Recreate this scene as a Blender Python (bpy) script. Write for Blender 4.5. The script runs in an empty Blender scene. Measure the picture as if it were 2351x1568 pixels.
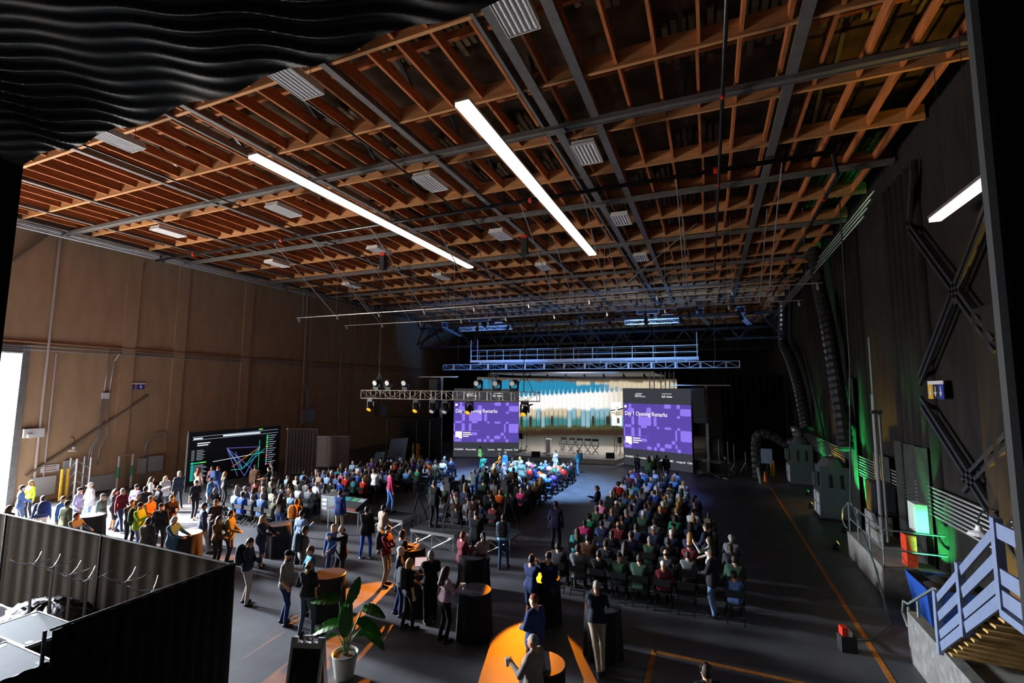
import bpy, math, random
import numpy as np
from mathutils import Matrix, Vector, Euler
random.seed(7)
RND = random.Random(11)
S = bpy.context.scene
COL = S.collection
PI = math.pi

# ------------------------------------------------------------------ camera
F, CX, CY, H = 1075.0, 1175.5, 784.0, 6.0
_yw, _pt, _rl = (math.radians(a) for a in (22.8, 5.717, 0.5))
cf = np.array([-math.sin(_yw) * math.cos(_pt), math.cos(_yw) * math.cos(_pt), math.sin(_pt)])
cr = np.array([math.cos(_yw), math.sin(_yw), 0.0])
cu = np.cross(cr, cf)
cr, cu = cr * math.cos(_rl) + cu * math.sin(_rl), -cr * math.sin(_rl) + cu * math.cos(_rl)
CAM = np.array([0.0, 0.0, H])
cd = bpy.data.cameras.new('camera')
cam = bpy.data.objects.new('camera', cd)
COL.objects.link(cam)
cd.sensor_fit = 'HORIZONTAL'
cd.sensor_width = 36.0
cd.lens = F / 2351.0 * 36.0
cd.clip_start, cd.clip_end = 0.05, 500
cam.matrix_world = Matrix(((cr[0], cu[0], -cf[0], 0), (cr[1], cu[1], -cf[1], 0), (cr[2], cu[2], -cf[2], H), (0, 0, 0, 1)))
S.camera = cam


def ray(x, y):
    return cr * (x - CX) / F - cu * (y - CY) / F + cf


def atz(x, y, z=0.0):
    d = ray(x, y)
    return CAM + d * ((z - H) / d[2])


def aty(x, y, Y):
    d = ray(x, y)
    return CAM + d * (Y / d[1])


def atx(x, y, X):
    d = ray(x, y)
    return CAM + d * (X / d[0])


# ------------------------------------------------------------------ world, light, exposure
S.view_settings.view_transform = 'Standard'
S.view_settings.look = 'None'
S.view_settings.gamma = 1.0
S.view_settings.use_curve_mapping = False
S.view_settings.exposure = 0.0
W = bpy.data.worlds.new('world')
S.world = W
W.use_nodes = True
_bg = W.node_tree.nodes['Background']
_bg.inputs[0].default_value = (0.82, 0.9, 1.0, 1)
_bg.inputs[1].default_value = 3.0
S.cycles.use_denoising = True
S.cycles.max_bounces = 5
S.cycles.diffuse_bounces = 3
S.cycles.glossy_bounces = 2
S.cycles.transmission_bounces = 3
S.cycles.sample_clamp_indirect = 4.0


def aim(o, p, t):
    d = Vector(t) - Vector(p)
    o.location = p
    o.rotation_euler = d.to_track_quat('-Z', 'Y').to_euler()


def area(name, p, t, sx, sy, power, col):
    l = bpy.data.lights.new(name, 'AREA')
    l.shape = 'RECTANGLE'
    l.size, l.size_y, l.energy, l.color = sx, sy, power, col
    o = bpy.data.objects.new(name, l)
    COL.objects.link(o)
    aim(o, p, t)
    return o


def spot(name, p, t, power, col, angle, blend=0.15, size=0.08):
    l = bpy.data.lights.new(name, 'SPOT')
    l.energy, l.color, l.spot_size, l.spot_blend, l.shadow_soft_size = power, col, math.radians(angle), blend, size
    o = bpy.data.objects.new(name, l)
    COL.objects.link(o)
    aim(o, p, t)
    return o


XL, XR, YB, YF, ZC = -32.0, 6.2, 63.0, -6.0, 14.0      # room: left, right, stage end, camera end, joist underside
DOOR_Y0, DOOR_Y1, DOOR_Z = 3.0, 12.2, 7.55              # open hangar door in the left wall
# daylight that comes in through the open door: skylight plus the sunlit yard outside
area('door_skylight', (XL - 9.0, 8.5, 12.5), (XL + 12, 8.0, 0.5), 26, 13, 160000, (0.84, 0.92, 1.0))
area('door_streak_lamp', (XL - 9.0, 10.6, 11.0), (XL + 18, 9.6, 0.5), 3.5, 8, 130000, (0.84, 0.92, 1.0))  # added narrow area lamp that sharpens the long floor streaks and shadows
area('yard_bounce', (XL - 1.6, (DOOR_Y0 + DOOR_Y1) / 2, 0.6), (XL + 9, (DOOR_Y0 + DOOR_Y1) / 2 + 2, 9.0), DOOR_Y1 - DOOR_Y0, 3.0, 7600, (1.0, 0.86, 0.7))
_sun = bpy.data.lights.new('sun', 'SUN')
_sun.energy, _sun.color, _sun.angle = 60.0, (1.0, 0.93, 0.82), math.radians(0.6)
_so = bpy.data.objects.new('sun', _sun)
COL.objects.link(_so)
aim(_so, (-60, -10, 30), (-60 + 1.0, -10 + 0.55, 30 - 0.62))

# ------------------------------------------------------------------ helpers
MATS = {}


def lin(c):
    return tuple(((v / 12.92) if v <= 0.04045 else ((v + 0.055) / 1.055) ** 2.4) for v in c)


def hexc(h):
    return lin(tuple(int(h[i:i + 2], 16) / 255 for i in (0, 2, 4)))


def mat(name, col, rough=0.7, metal=0.0, noise=0.0, scale=6.0, bump=0.0, emit=None, estr=0.0, spec=0.4, stretch=None, bscale=None):
    if name in MATS:
        return MATS[name]
    m = bpy.data.materials.new(name)
    m.use_nodes = True
    nt = m.node_tree
    b = nt.nodes['Principled BSDF']
    c = hexc(col) if isinstance(col, str) else col
    b.inputs['Base Color'].default_value = (*c, 1)
    b.inputs['Roughness'].default_value = rough
    b.inputs['Metallic'].default_value = metal
    b.inputs['Specular IOR Level'].default_value = spec
    if emit is not None:
        e = hexc(emit) if isinstance(emit, str) else emit
        b.inputs['Emission Color'].default_value = (*e, 1)
        b.inputs['Emission Strength'].default_value = estr
    if noise or bump:
        tc = nt.nodes.new('ShaderNodeTexCoord')
        mp = nt.nodes.new('ShaderNodeMapping')
        nt.links.new(tc.outputs['Object'], mp.inputs['Vector'])
        if stretch:
            mp.inputs['Scale'].default_value = stretch
        tx = nt.nodes.new('ShaderNodeTexNoise')
        tx.inputs['Scale'].default_value = scale
        tx.inputs['Detail'].default_value = 4
        nt.links.new(mp.outputs['Vector'], tx.inputs['Vector'])
        if noise:
            rp = nt.nodes.new('ShaderNodeValToRGB')
            rp.color_ramp.elements[0].color = (*[v * (1 - noise) for v in c], 1)
            rp.color_ramp.elements[1].color = (*[min(1, v * (1 + noise)) for v in c], 1)
            rp.color_ramp.elements[0].position = 0.3
            rp.color_ramp.elements[1].position = 0.7
            nt.links.new(tx.outputs['Fac'], rp.inputs['Fac'])
            nt.links.new(rp.outputs['Color'], b.inputs['Base Color'])
        if bump:
            bp = nt.nodes.new('ShaderNodeBump')
            bp.inputs['Strength'].default_value = bump
            bp.inputs['Distance'].default_value = 0.05
            nt.links.new(tx.outputs['Fac'], bp.inputs['Height'])
            nt.links.new(bp.outputs['Normal'], b.inputs['Normal'])
    MATS[name] = m
    return m


def emat(name, col, s):
    if name in MATS:
        return MATS[name]
    m = bpy.data.materials.new(name)
    m.use_nodes = True
    nt = m.node_tree
    nt.nodes.clear()
    o = nt.nodes.new('ShaderNodeOutputMaterial')
    e = nt.nodes.new('ShaderNodeEmission')
    c = hexc(col) if isinstance(col, str) else col
    e.inputs[0].default_value = (*c, 1)
    e.inputs[1].default_value = s
    nt.links.new(e.outputs[0], o.inputs[0])
    MATS[name] = m
    return m


WM = {}      # world matrix of every object made here


def tag(o, label=None, cat=None, group=None, kind=None):
    if label:
        o['label'] = label
    if cat:
        o['category'] = cat
    if group:
        o['group'] = group
    if kind:
        o['kind'] = kind
    return o


def link(o, parent=None, M=None):
    COL.objects.link(o)
    M = M or Matrix.Identity(4)
    if parent is not None:
        o.parent = parent
        o.matrix_parent_inverse = Matrix.Identity(4)
        o.matrix_basis = WM[parent].inverted() @ M
    else:
        o.matrix_basis = M
    WM[o] = M
    return o


def thing(name, label, cat, loc=(0, 0, 0), rz=0.0, group=None, kind=None, scale=1.0):
    o = bpy.data.objects.new(name, None)
    o.empty_display_size = 0.2
    link(o, None, Matrix.Translation(Vector(loc)) @ Matrix.Rotation(rz, 4, 'Z') @ Matrix.Scale(scale, 4))
    return tag(o, label, cat, group, kind)


class MB:
    def __init__(s):
        s.v, s.f = [], []

    def add(s, vs, fs):
        n = len(s.v)
        s.v += [tuple(map(float, q)) for q in vs]
        s.f += [tuple(i + n for i in q) for q in fs]
        return s

    def box(s, c, d, rz=0.0, M=None):
        hx, hy, hz = (q / 2 for q in d)
        vs = [(x, y, z) for z in (-hz, hz) for x, y in ((-hx, -hy), (hx, -hy), (hx, hy), (-hx, hy))]
        if M is None:
            M = Matrix.Rotation(rz, 3, 'Z')
        c = Vector(c)
        vs = [tuple(c + M @ Vector(v)) for v in vs]
        return s.add(vs, [(3, 2, 1, 0), (4, 5, 6, 7), (0, 1, 5, 4), (1, 2, 6, 5), (2, 3, 7, 6), (3, 0, 4, 7)])

    def b2(s, a, b):
        return s.box([(p + q) / 2 for p, q in zip(a, b)], [abs(q - p) for p, q in zip(a, b)])

    def beam(s, a, b, w, h, up=(0, 0, 1)):
        a, b = Vector(a), Vector(b)
        y = (b - a).normalized()
        x = y.cross(Vector(up))
        if x.length < 1e-5:
            x = y.cross(Vector((1, 0, 0)))
        x.normalize()
        z = x.cross(y)
        M = Matrix((x, y, z)).transposed()
        return s.box((a + b) / 2, (w, (b - a).length, h), M=M)

    def cyl(s, a, b, r0, r1=None, n=8, caps=True):
        r1 = r0 if r1 is None else r1
        a, b = Vector(a), Vector(b)
        d = (b - a).normalized()
        x = d.cross(Vector((0, 0, 1)))
        if x.length < 1e-4:
            x = Vector((1, 0, 0))
        x.normalize()
        y = d.cross(x)
        vs = []
        for p, r in ((a, r0), (b, r1)):
            for i in range(n):
                t = 2 * PI * i / n
                vs.append(tuple(p + x * (r * math.cos(t)) + y * (r * math.sin(t))))
        fs = [(i, (i + 1) % n, n + (i + 1) % n, n + i) for i in range(n)]
        if caps:
            fs += [tuple(range(n - 1, -1, -1)), tuple(range(n, 2 * n))]
        return s.add(vs, fs)

    def tube(s, pts, r, n=8, radii=None):
        pts = [Vector(p) for p in pts]
        x = None
        vs = []
        for i, p in enumerate(pts):
            d = (pts[min(i + 1, len(pts) - 1)] - pts[max(i - 1, 0)]).normalized()
            if x is None:
                x = d.cross(Vector((0, 0, 1)))
                if x.length < 1e-3:
                    x = d.cross(Vector((0, 1, 0)))
            x = (x - d * x.dot(d)).normalized()
            y = d.cross(x)
            rr = radii[i] if radii else r
            for k in range(n):
                t = 2 * PI * k / n
                vs.append(tuple(p + x * (rr * math.cos(t)) + y * (rr * math.sin(t))))
        m = len(pts)
        fs = [(i * n + k, i * n + (k + 1) % n, (i + 1) * n + (k + 1) % n, (i + 1) * n + k) for i in range(m - 1) for k in range(n)]
        fs += [tuple(range(n - 1, -1, -1)), tuple(range((m - 1) * n, m * n))]
        return s.add(vs, fs)

    def lathe(s, prof, c=(0, 0, 0), n=16):
        vs, fs = [], []
        for r, z in prof:
            for k in range(n):
                t = 2 * PI * k / n
                vs.append((c[0] + r * math.cos(t), c[1] + r * math.sin(t), c[2] + z))
        m = len(prof)
        fs = [(i * n + k, i * n + (k + 1) % n, (i + 1) * n + (k + 1) % n, (i + 1) * n + k) for i in range(m - 1) for k in range(n)]
        fs += [tuple(range(n - 1, -1, -1)), tuple(range((m - 1) * n, m * n))]
        return s.add(vs, fs)

    def grid(s, fn, nu, nv):
        vs = [fn(i / nu, j / nv) for j in range(nv + 1) for i in range(nu + 1)]
        fs = [(j * (nu + 1) + i, j * (nu + 1) + i + 1, (j + 1) * (nu + 1) + i + 1, (j + 1) * (nu + 1) + i) for j in range(nv) for i in range(nu)]
        return s.add(vs, fs)

    def mesh(s, name, m=None, smooth=False):
        me = bpy.data.meshes.new(name)
        me.from_pydata(s.v, [], s.f)
        if m is not None:
            me.materials.append(m)
        if smooth:
            me.polygons.foreach_set('use_smooth', [True] * len(me.polygons))
        me.update()
        return me

    def build(s, name, m, parent=None, smooth=False, local=True, M=None):
        """local=True with a parent: vertices are in the parent's own frame."""
        o = bpy.data.objects.new(name, s.mesh(name, m, smooth))
        if M is None:
            M = WM[parent] if (parent is not None and local) else Matrix.Identity(4)
        return link(o, parent, M)


def inst(name, me, parent=None, M=None, mats=None):
    o = bpy.data.objects.new(name, me)
    link(o, parent, M)
    if mats:
        for i, m in enumerate(mats):
            o.material_slots[i].link = 'OBJECT'
            o.material_slots[i].material = m
    return o


def solid(o, label, cat, group=None, kind=None):
    return tag(o, label, cat, group, kind)


def text_mesh(txt, size, name='lettering'):
    cu_ = bpy.data.curves.new(name, 'FONT')
    cu_.body = txt
    cu_.size = size
    cu_.align_x = 'LEFT'
    cu_.resolution_u = 2
    t = bpy.data.objects.new(name, cu_)
    COL.objects.link(t)
    bpy.context.view_layer.update()
    me = bpy.data.meshes.new_from_object(t.evaluated_get(bpy.context.evaluated_depsgraph_get()))
    bpy.data.objects.remove(t)
    bpy.data.curves.remove(cu_)
    return me


def dup(root, M):
    """copy of a thing with its parts and sub-parts"""
    r = root.copy()
    COL.objects.link(r)
    r.matrix_basis = M
    WM[r] = M
    D = M @ WM[root].inverted()
    for ch in [c for c in KIDS(root)]:
        c = ch.copy()
        COL.objects.link(c)
        c.parent = r
        WM[c] = D @ WM[ch]
        for g in KIDS(ch):
            d = g.copy()
            COL.objects.link(d)
            d.parent = c
            WM[d] = D @ WM[g]
    return r


def KIDS(o):
    return [c for c in WM if c.parent == o]


def TR(x, y, z=0.0, rz=0.0, s=1.0):
    return Matrix.Translation((x, y, z)) @ Matrix.Rotation(rz, 4, 'Z') @ Matrix.Scale(s, 4)


# ------------------------------------------------------------------ people: one continuous skin per person from a signed distance field
def nets(D, org, h, lab):
    ins = D < 0
    nx, ny, nz = D.shape
    cs = np.zeros((nx - 1, ny - 1, nz - 1), np.int8)
    for a in (0, 1):
        for b in (0, 1):
            for c in (0, 1):
                cs += ins[a:nx - 1 + a, b:ny - 1 + b, c:nz - 1 + c]
    act = (cs > 0) & (cs < 8)
    ii, jj, kk = np.nonzero(act)
    n = len(ii)
    idx = np.full(act.shape, -1, np.int32)
    idx[ii, jj, kk] = np.arange(n)
    P = np.zeros((n, 3), np.float32)
    cnt = np.zeros(n, np.float32)
    cor = [(a, b, c) for a in (0, 1) for b in (0, 1) for c in (0, 1)]
    val = {q: D[ii + q[0], jj + q[1], kk + q[2]] for q in cor}
    for q in cor:
        for ax in range(3):
            if q[ax] == 0:
                p = list(q)
                p[ax] = 1
                p = tuple(p)
                d0, d1 = val[q], val[p]
                m = (d0 < 0) != (d1 < 0)
                t = np.where(m, d0 / np.where(m, d0 - d1, 1), 0)
                for e in range(3):
                    P[:, e] += np.where(m, q[e] + (t if e == ax else 0), 0)
                cnt += m
    P /= cnt[:, None]
    base = np.stack([ii, jj, kk], 1)
    G = P + base
    L = lab[tuple(np.clip(np.rint(G).astype(int), 0, np.array(D.shape) - 1).T)]
    V = G * h + org
    quads = []
    for ax in range(3):
        a = [slice(1, -1)] * 3
        b = [slice(1, -1)] * 3
        a[ax] = slice(0, -1)
        b[ax] = slice(1, None)
        A, B = ins[tuple(a)], ins[tuple(b)]
        for flip in (False, True):
            m = (A & ~B) if not flip else (~A & B)
            e = np.stack(np.nonzero(m), 1)
            if not len(e):
                continue
            o = np.ones(3, int)
            o[ax] = 0
            e = e + o
            u, v = (ax + 1) % 3, (ax + 2) % 3
            du = np.zeros(3, int)
            du[u] = -1
            dv = np.zeros(3, int)
            dv[v] = -1
            q = [idx[tuple((e + s).T)] for s in (0 * du, du, du + dv, dv)]
            q = np.stack(q if not flip else q[::-1], 1)
            quads.append(q)
    Q = np.concatenate(quads)
    Q = Q[(Q >= 0).all(1)]
    return V, Q, L


def sdf_mesh(name, prims, h, nlab, smooth_iters=0):
    lo = np.min([np.minimum(np.array(p[1]) - p[3], np.array(p[2]) - p[4]) if p[0] == 'c' else np.array(p[1]) - np.array(p[2]) for p in prims], 0) - 2.5 * h
    hi = np.max([np.maximum(np.array(p[1]) + p[3], np.array(p[2]) + p[4]) if p[0] == 'c' else np.array(p[1]) + np.array(p[2]) for p in prims], 0) + 2.5 * h
    n = np.ceil((hi - lo) / h).astype(int) + 1
    D = np.full(n, 0.25, np.float32)
    R = np.full(n, 9.0, np.float32)
    Lb = np.zeros(n, np.int8)
    ax = [(lo[i] + h * np.arange(n[i])).astype(np.float32) for i in range(3)]
    for p in prims:
        k, lb = p[5], p[6]
        if p[0] == 'c':
            a, b = np.array(p[1], np.float32), np.array(p[2], np.float32)
            l2 = np.minimum(a - p[3], b - p[4])
            h2 = np.maximum(a + p[3], b + p[4])
        else:
            a, b = np.array(p[1], np.float32), np.array(p[2], np.float32)
            l2, h2 = a - b, a + b
        g = k + 2.5 * h
        i0 = np.maximum(0, np.floor((l2 - g - lo) / h).astype(int))
        i1 = np.minimum(n, np.ceil((h2 + g - lo) / h).astype(int) + 1)
        sl = tuple(slice(i0[e], i1[e]) for e in range(3))
        X, Y, Z = np.meshgrid(*[ax[e][sl[e]] for e in range(3)], indexing='ij', sparse=True)
        if p[0] == 'c':
            ba = b - a
            L2 = float(ba @ ba) + 1e-9
            t = np.clip(((X - a[0]) * ba[0] + (Y - a[1]) * ba[1] + (Z - a[2]) * ba[2]) / L2, 0, 1)
            d = np.sqrt((X - a[0] - t * ba[0]) ** 2 + (Y - a[1] - t * ba[1]) ** 2 + (Z - a[2] - t * ba[2]) ** 2) - (p[3] + (p[4] - p[3]) * t)
        else:
            k0 = np.sqrt(((X - a[0]) / b[0]) ** 2 + ((Y - a[1]) / b[1]) ** 2 + ((Z - a[2]) / b[2]) ** 2)
            k1 = np.sqrt(((X - a[0]) / b[0] ** 2) ** 2 + ((Y - a[1]) / b[1] ** 2) ** 2 + ((Z - a[2]) / b[2] ** 2) ** 2) + 1e-6
            d = k0 * (k0 - 1) / k1
        d = d.astype(np.float32)
        if p[0] == 'cut':
            pass
        o = D[sl]
        hh = np.maximum(k - np.abs(o - d), 0) / k
        D[sl] = np.minimum(o, d) - hh * hh * k * 0.25
        m = d < R[sl]
        R[sl] = np.where(m, d, R[sl])
        Lb[sl] = np.where(m, lb, Lb[sl])
    V, Q, L = nets(D, lo.astype(np.float32), h, Lb)
    me = bpy.data.meshes.new(name)
    me.vertices.add(len(V))
    me.vertices.foreach_set('co', V.astype(np.float32).ravel())
    me.loops.add(len(Q) * 4)
    me.loops.foreach_set('vertex_index', Q.ravel().astype(np.int32))
    me.polygons.add(len(Q))
    me.polygons.foreach_set('loop_start', np.arange(len(Q), dtype=np.int32) * 4)
    for _ in range(nlab):
        me.materials.append(None)
    me.polygons.foreach_set('material_index', L[Q[:, 0]].astype(np.int32))
    me.polygons.foreach_set('use_smooth', np.ones(len(Q), bool))
    me.update(calc_edges=True)
    return me


def ik(a, c, l1, l2, hint):
    a, c, hint = np.array(a, float), np.array(c, float), np.array(hint, float)
    d = c - a
    L = np.linalg.norm(d)
    L2 = min(L, (l1 + l2) * 0.995)
    u = d / L
    c = a + u * L2
    x = (l1 * l1 - l2 * l2 + L2 * L2) / (2 * L2)
    y = math.sqrt(max(l1 * l1 - x * x, 0))
    w = hint - u * (hint @ u)
    w /= np.linalg.norm(w) + 1e-9
    return a + u * x + w * y, c


SK, TOP, BOT, SHOE, EXTRA = 0, 1, 2, 3, 4
ARMS = {   # hand target (x is mirrored for the left arm) and elbow hint
    'down': ((0.27, 0.03, 0.80), (0.4, -1, 0)),
    'pocket': ((0.19, 0.10, 0.90), (0.8, -1, 0)),
    'hip': ((0.16, 0.06, 1.02), (1, -0.6, 0)),
    'phone': ((0.07, 0.34, 1.20), (0.5, -0.3, -1)),
    'low': ((0.05, 0.30, 1.02), (0.6, -0.5, -1)),
    'cup': ((0.16, 0.33, 1.20), (0.5, -0.3, -1)),
    'cross': ((-0.10, 0.19, 1.19), (0.8, 0.2, -1)),
    'face': ((0.05, 0.19, 1.47), (0.7, 0.3, -1)),
    'raise': ((0.24, 0.42, 1.66), (0.8, 0.2, -1)),
    'point': ((0.42, 0.30, 1.52), (0.5, 0, -1)),
    'table': ((0.16, 0.42, 1.10), (0.7, -0.3, -1)),
    'selfie': ((0.30, 0.50, 1.50), (0.5, 0, -1)),
    'lap': ((0.09, 0.24, 0.68), (0.7, -0.4, -0.6)),
    'lapphone': ((0.05, 0.20, 0.86), (0.6, -0.3, -1)),
    'chin': ((0.06, 0.17, 1.08), (0.6, 0.2, -1)),
    'spread': ((0.26, 0.16, 0.80), (0.6, -0.4, -1)),
}


def fingers(pr, w, d, n, s, side, k=0.004):
    """palm, four unequal bent fingers and a thumb from the side of the palm; w wrist, d along, n palm normal, s across (towards thumb)"""
    w, d, n, s = (np.array(q, float) for q in (w, d, n, s))
    pr.append(('c', w + s * 0.012, w + d * 0.07 + s * 0.022, 0.019, 0.016, 0.02, SK))
    pr.append(('c', w - s * 0.012, w + d * 0.068 - s * 0.024, 0.019, 0.015, 0.02, SK))
    for i, (off, ln) in enumerate(((0.031, 0.072), (0.010, 0.08), (-0.011, 0.074), (-0.032, 0.058))):
        a = w + d * 0.078 + s * off
        b = a + (d * 0.86 + n * 0.5) * ln * 0.5
        c = b + (d * 0.35 + n * 0.94) * ln * 0.5
        pr.append(('c', a, b, 0.0092, 0.0085, k, SK))
        pr.append(('c', b, c, 0.0085, 0.0075, k, SK))
    a = w + d * 0.022 + s * 0.026
    b = a + (d * 0.6 + s * 0.75 + n * 0.25) * 0.042
    c = b + (d * 0.75 + n * 0.55) * 0.032
    pr.append(('c', a, b, 0.011, 0.0095, 0.008, SK))
    pr.append(('c', b, c, 0.0095, 0.008, k, SK))


def skeleton(sit=False, lean=0.0, side=0.0, right='down', left='down', legs='stand', turn=0.0, nod=0.0, belly=0.0, wide=1.0, sleeves='long', lower='pants', jacket=False, fem=False, fine=False, beard=False, torso_turn=0.0):
    """returns primitives and the head frame"""
    pr = []
    J = 0.014 if jacket else 0.0
    if sit:
        hz = 0.555
        hip = np.array([0, -0.03, hz])
        knees = [np.array([s * 0.125, 0.41, 0.515]) for s in (1, -1)]
        feet = [np.array([s * 0.13, 0.40 + (0.06 if s > 0 else -0.04), 0.0]) for s in (1, -1)]
    else:
        hz = 0.935
        hip = np.array([side * 0.5, 0, hz])
        st = {'stand': ((0.115, 0.02), (0.105, -0.02)), 'wide': ((0.17, 0.0), (0.17, 0.03)), 'step': ((0.10, 0.22), (0.10, -0.22)), 'lean': ((0.10, -0.12), (-0.02, -0.38)), 'ease': ((0.13, 0.10), (0.10, -0.06)), 'together': ((0.075, 0.01), (0.075, -0.01))}[legs]
        feet = [np.array([st[0][0], st[0][1], 0]), np.array([-st[1][0], st[1][1], 0])]
        knees = [None, None]
    tor = np.array([side, lean, 1.0])
    tor /= np.linalg.norm(tor)
    ct, sn = math.cos(torso_turn), math.sin(torso_turn)

    def T(x, y, z):       # torso point, z measured above the hip centre
        x, y = x * ct - y * sn, x * sn + y * ct
        return hip + tor * z + np.array([x, y, 0])
    w = wide
    # torso
    pr.append(('c', T(-0.075 * w, 0, 0.0), T(0.075 * w, 0, 0.0), 0.112 * w, 0.112 * w, 0.05, BOT))
    if fem:
        pr.append(('c', T(-0.085 * w, -0.01, -0.02), T(0.085 * w, -0.01, -0.02), 0.115 * w, 0.115 * w, 0.05, BOT))
    pr.append(('c', T(-0.065 * w, 0.0 + belly * 0.6, 0.15), T(0.065 * w, 0.0 + belly * 0.6, 0.15), (0.098 if not fem else 0.085) * w + belly * 0.5 + J, (0.098 if not fem else 0.085) * w + belly * 0.5 + J, 0.06, TOP))
    pr.append(('c', T(-0.08 * w, 0.0, 0.03), T(0.08 * w, 0.0, 0.03), 0.118 * w + J, 0.118 * w + J, 0.04, TOP))
    if jacket:
        pr.append(('c', T(-0.085 * w, 0.0, -0.06), T(0.085 * w, 0.0, -0.06), 0.122 * w + J, 0.122 * w + J, 0.04, TOP))
    pr.append(('c', T(-0.09 * w, 0.005, 0.34), T(0.09 * w, 0.005, 0.34), 0.106 * w + J, 0.106 * w + J, 0.08, TOP))
    pr.append(('c', T(-0.145 * w, -0.005, 0.455), T(0.145 * w, -0.005, 0.45), 0.068 + J * 0.6, 0.068 + J * 0.6, 0.08, TOP))
    if fem:
        for s in (1, -1):
            pr.append(('e', T(s * 0.07, 0.09, 0.31), np.array([0.06, 0.055, 0.06]), 0, 0, 0.04, TOP))
    neck = T(0, 0.0, 0.515)
    Hc = neck + np.array([0.0, 0.025 + lean * 0.06, 0.135])
    pr.append(('c', T(0, -0.01, 0.49), Hc + np.array([0, -0.02, -0.05]), 0.058, 0.052, 0.03, SK))
    pr.append(('c', T(-0.05, -0.005, 0.505), T(0.05, -0.005, 0.505), 0.045, 0.045, 0.03, TOP))
    # head, turned and nodded
    hm = Matrix.Rotation(turn, 3, 'Z') @ Matrix.Rotation(-nod, 3, 'X')

    def Hd(x, y, z):
        return Hc + np.array(hm @ Vector((x, y, z)))
    pr.append(('e', Hd(0, 0, 0.012), np.array([0.074, 0.088, 0.098]), 0, 0, 0.02, SK))
    pr.append(('e', Hd(0, 0.022, -0.055), np.array([0.056, 0.062, 0.066]), 0, 0, 0.03, SK))
    pr.append(('c', Hd(0, 0.092, 0.0), Hd(0, 0.104, -0.028), 0.009, 0.013, 0.012, SK))
    for s in (1, -1):
        pr.append(('e', Hd(s * 0.076, -0.008, -0.005), np.array([0.011, 0.018, 0.03]), 0, 0, 0.008, SK))
    if fine:
        pr.append(('c', Hd(-0.035, 0.078, 0.02), Hd(0.035, 0.078, 0.02), 0.012, 0.012, 0.012, SK))
        pr.append(('c', Hd(-0.018, 0.084, -0.058), Hd(0.018, 0.084, -0.058), 0.008, 0.008, 0.006, SK))
        for s in (1, -1):
            pr.append(('e', Hd(s * 0.03, 0.082, 0.004), np.array([0.011, 0.009, 0.008]), 0, 0, 0.003, EXTRA))
    # arms
    for s, mode in ((1, right), (-1, left)):
        sh = T(s * 0.178 * w, -0.005, 0.452)
        tg, hint = ARMS[mode]
        off = np.array([0, 0, 0.0]) if not sit else np.array([0, 0, 0.0])
        tgt = np.array([tg[0] * s, tg[1] + lean * 0.25, tg[2]])
        if sit and mode not in ('lap', 'lapphone', 'chin', 'spread'):
            tgt = tgt + np.array([0, -0.03, hz - 0.935])
        c2 = np.array([tgt[0] * ct - tgt[1] * sn, tgt[0] * sn + tgt[1] * ct, tgt[2]])
        hv = np.array([hint[0] * s, hint[1], hint[2]])
        el, wr = ik(sh, c2, 0.285, 0.255, hv)
        pr.append(('c', sh, el, 0.054 + J * 0.7, 0.043 + J, 0.03, TOP))
        fl = TOP if sleeves == 'long' else SK
        pr.append(('c', el, wr, (0.042 + J * 0.8) if fl == TOP else 0.038, (0.033 + J * 0.5) if fl == TOP else 0.026, 0.02, fl))
        d = wr - el
        d /= np.linalg.norm(d)
        inw = np.array([-s, 0.2, 0.0])
        n = inw - d * (inw @ d)
        if np.linalg.norm(n) < 0.2:
            n = np.array([0, 0, -1.0]) - d * (-d[2])
        n /= np.linalg.norm(n)
        ac = np.cross(d, n)
        if ac[1] < 0 and abs(d[2]) > 0.5 or (abs(d[2]) <= 0.5 and ac[2] < 0):
            ac = -ac
        if fine:
            fingers(pr, wr, d, n, ac, s)
        else:
            pr.append(('c', wr, wr + d * 0.075, 0.03, 0.03, 0.02, SK))
            pr.append(('c', wr + d * 0.08, wr + d * 0.13 + n * 0.035, 0.027, 0.018, 0.02, SK))
            pr.append(('c', wr + d * 0.02 + ac * 0.02, wr + d * 0.07 + ac * 0.045 + n * 0.01, 0.014, 0.011, 0.01, SK))
    # legs
    for i, s in enumerate((1, -1)):
        hj = hip + np.array([s * 0.092 * w, 0, -0.02])
        an = feet[i] + np.array([0, -0.03, 0.085])
        if knees[i] is None:
            kn, an = ik(hj, an, 0.425, 0.42, (s * 0.1, 1, 0))
        else:
            kn = knees[i]
        if lower in ('pants', 'wide'):
            g = 0.012 if lower == 'wide' else 0.0
            pr.append(('c', hj, kn, 0.09 * w, 0.058 + g, 0.04, BOT))
            pr.append(('c', kn, an + np.array([0, 0, 0.01]), 0.058 + g, 0.046 + g, 0.03, BOT))
        elif lower == 'skirt':
            pr.append(('c', hj, kn + np.array([0, 0, 0.03]), 0.10, 0.10, 0.08, BOT))
            pr.append(('c', kn, kn * 0.5 + an * 0.5 + np.array([0, -0.01, 0]), 0.052, 0.052, 0.02, SK))
            pr.append(('c', kn * 0.5 + an * 0.5, an, 0.052, 0.034, 0.02, SK))
        elif lower == 'gown':
            pr.append(('c', hj, kn, 0.11, 0.14, 0.10, BOT))
            pr.append(('c', kn, an, 0.14, 0.15, 0.12, BOT))
        elif lower == 'shorts':
            pr.append(('c', hj, kn + np.array([0, 0, 0.05]), 0.092, 0.075, 0.04, BOT))
            pr.append(('c', kn, an, 0.052, 0.036, 0.02, SK))
        fd = np.array([s * 0.18, 1.0, 0])
        fd /= np.linalg.norm(fd)
        pr.append(('c', an + np.array([0, 0.0, -0.045]), np.array([an[0], an[1], 0.036]) + fd * 0.16, 0.042, 0.034, 0.015, SHOE))
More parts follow.
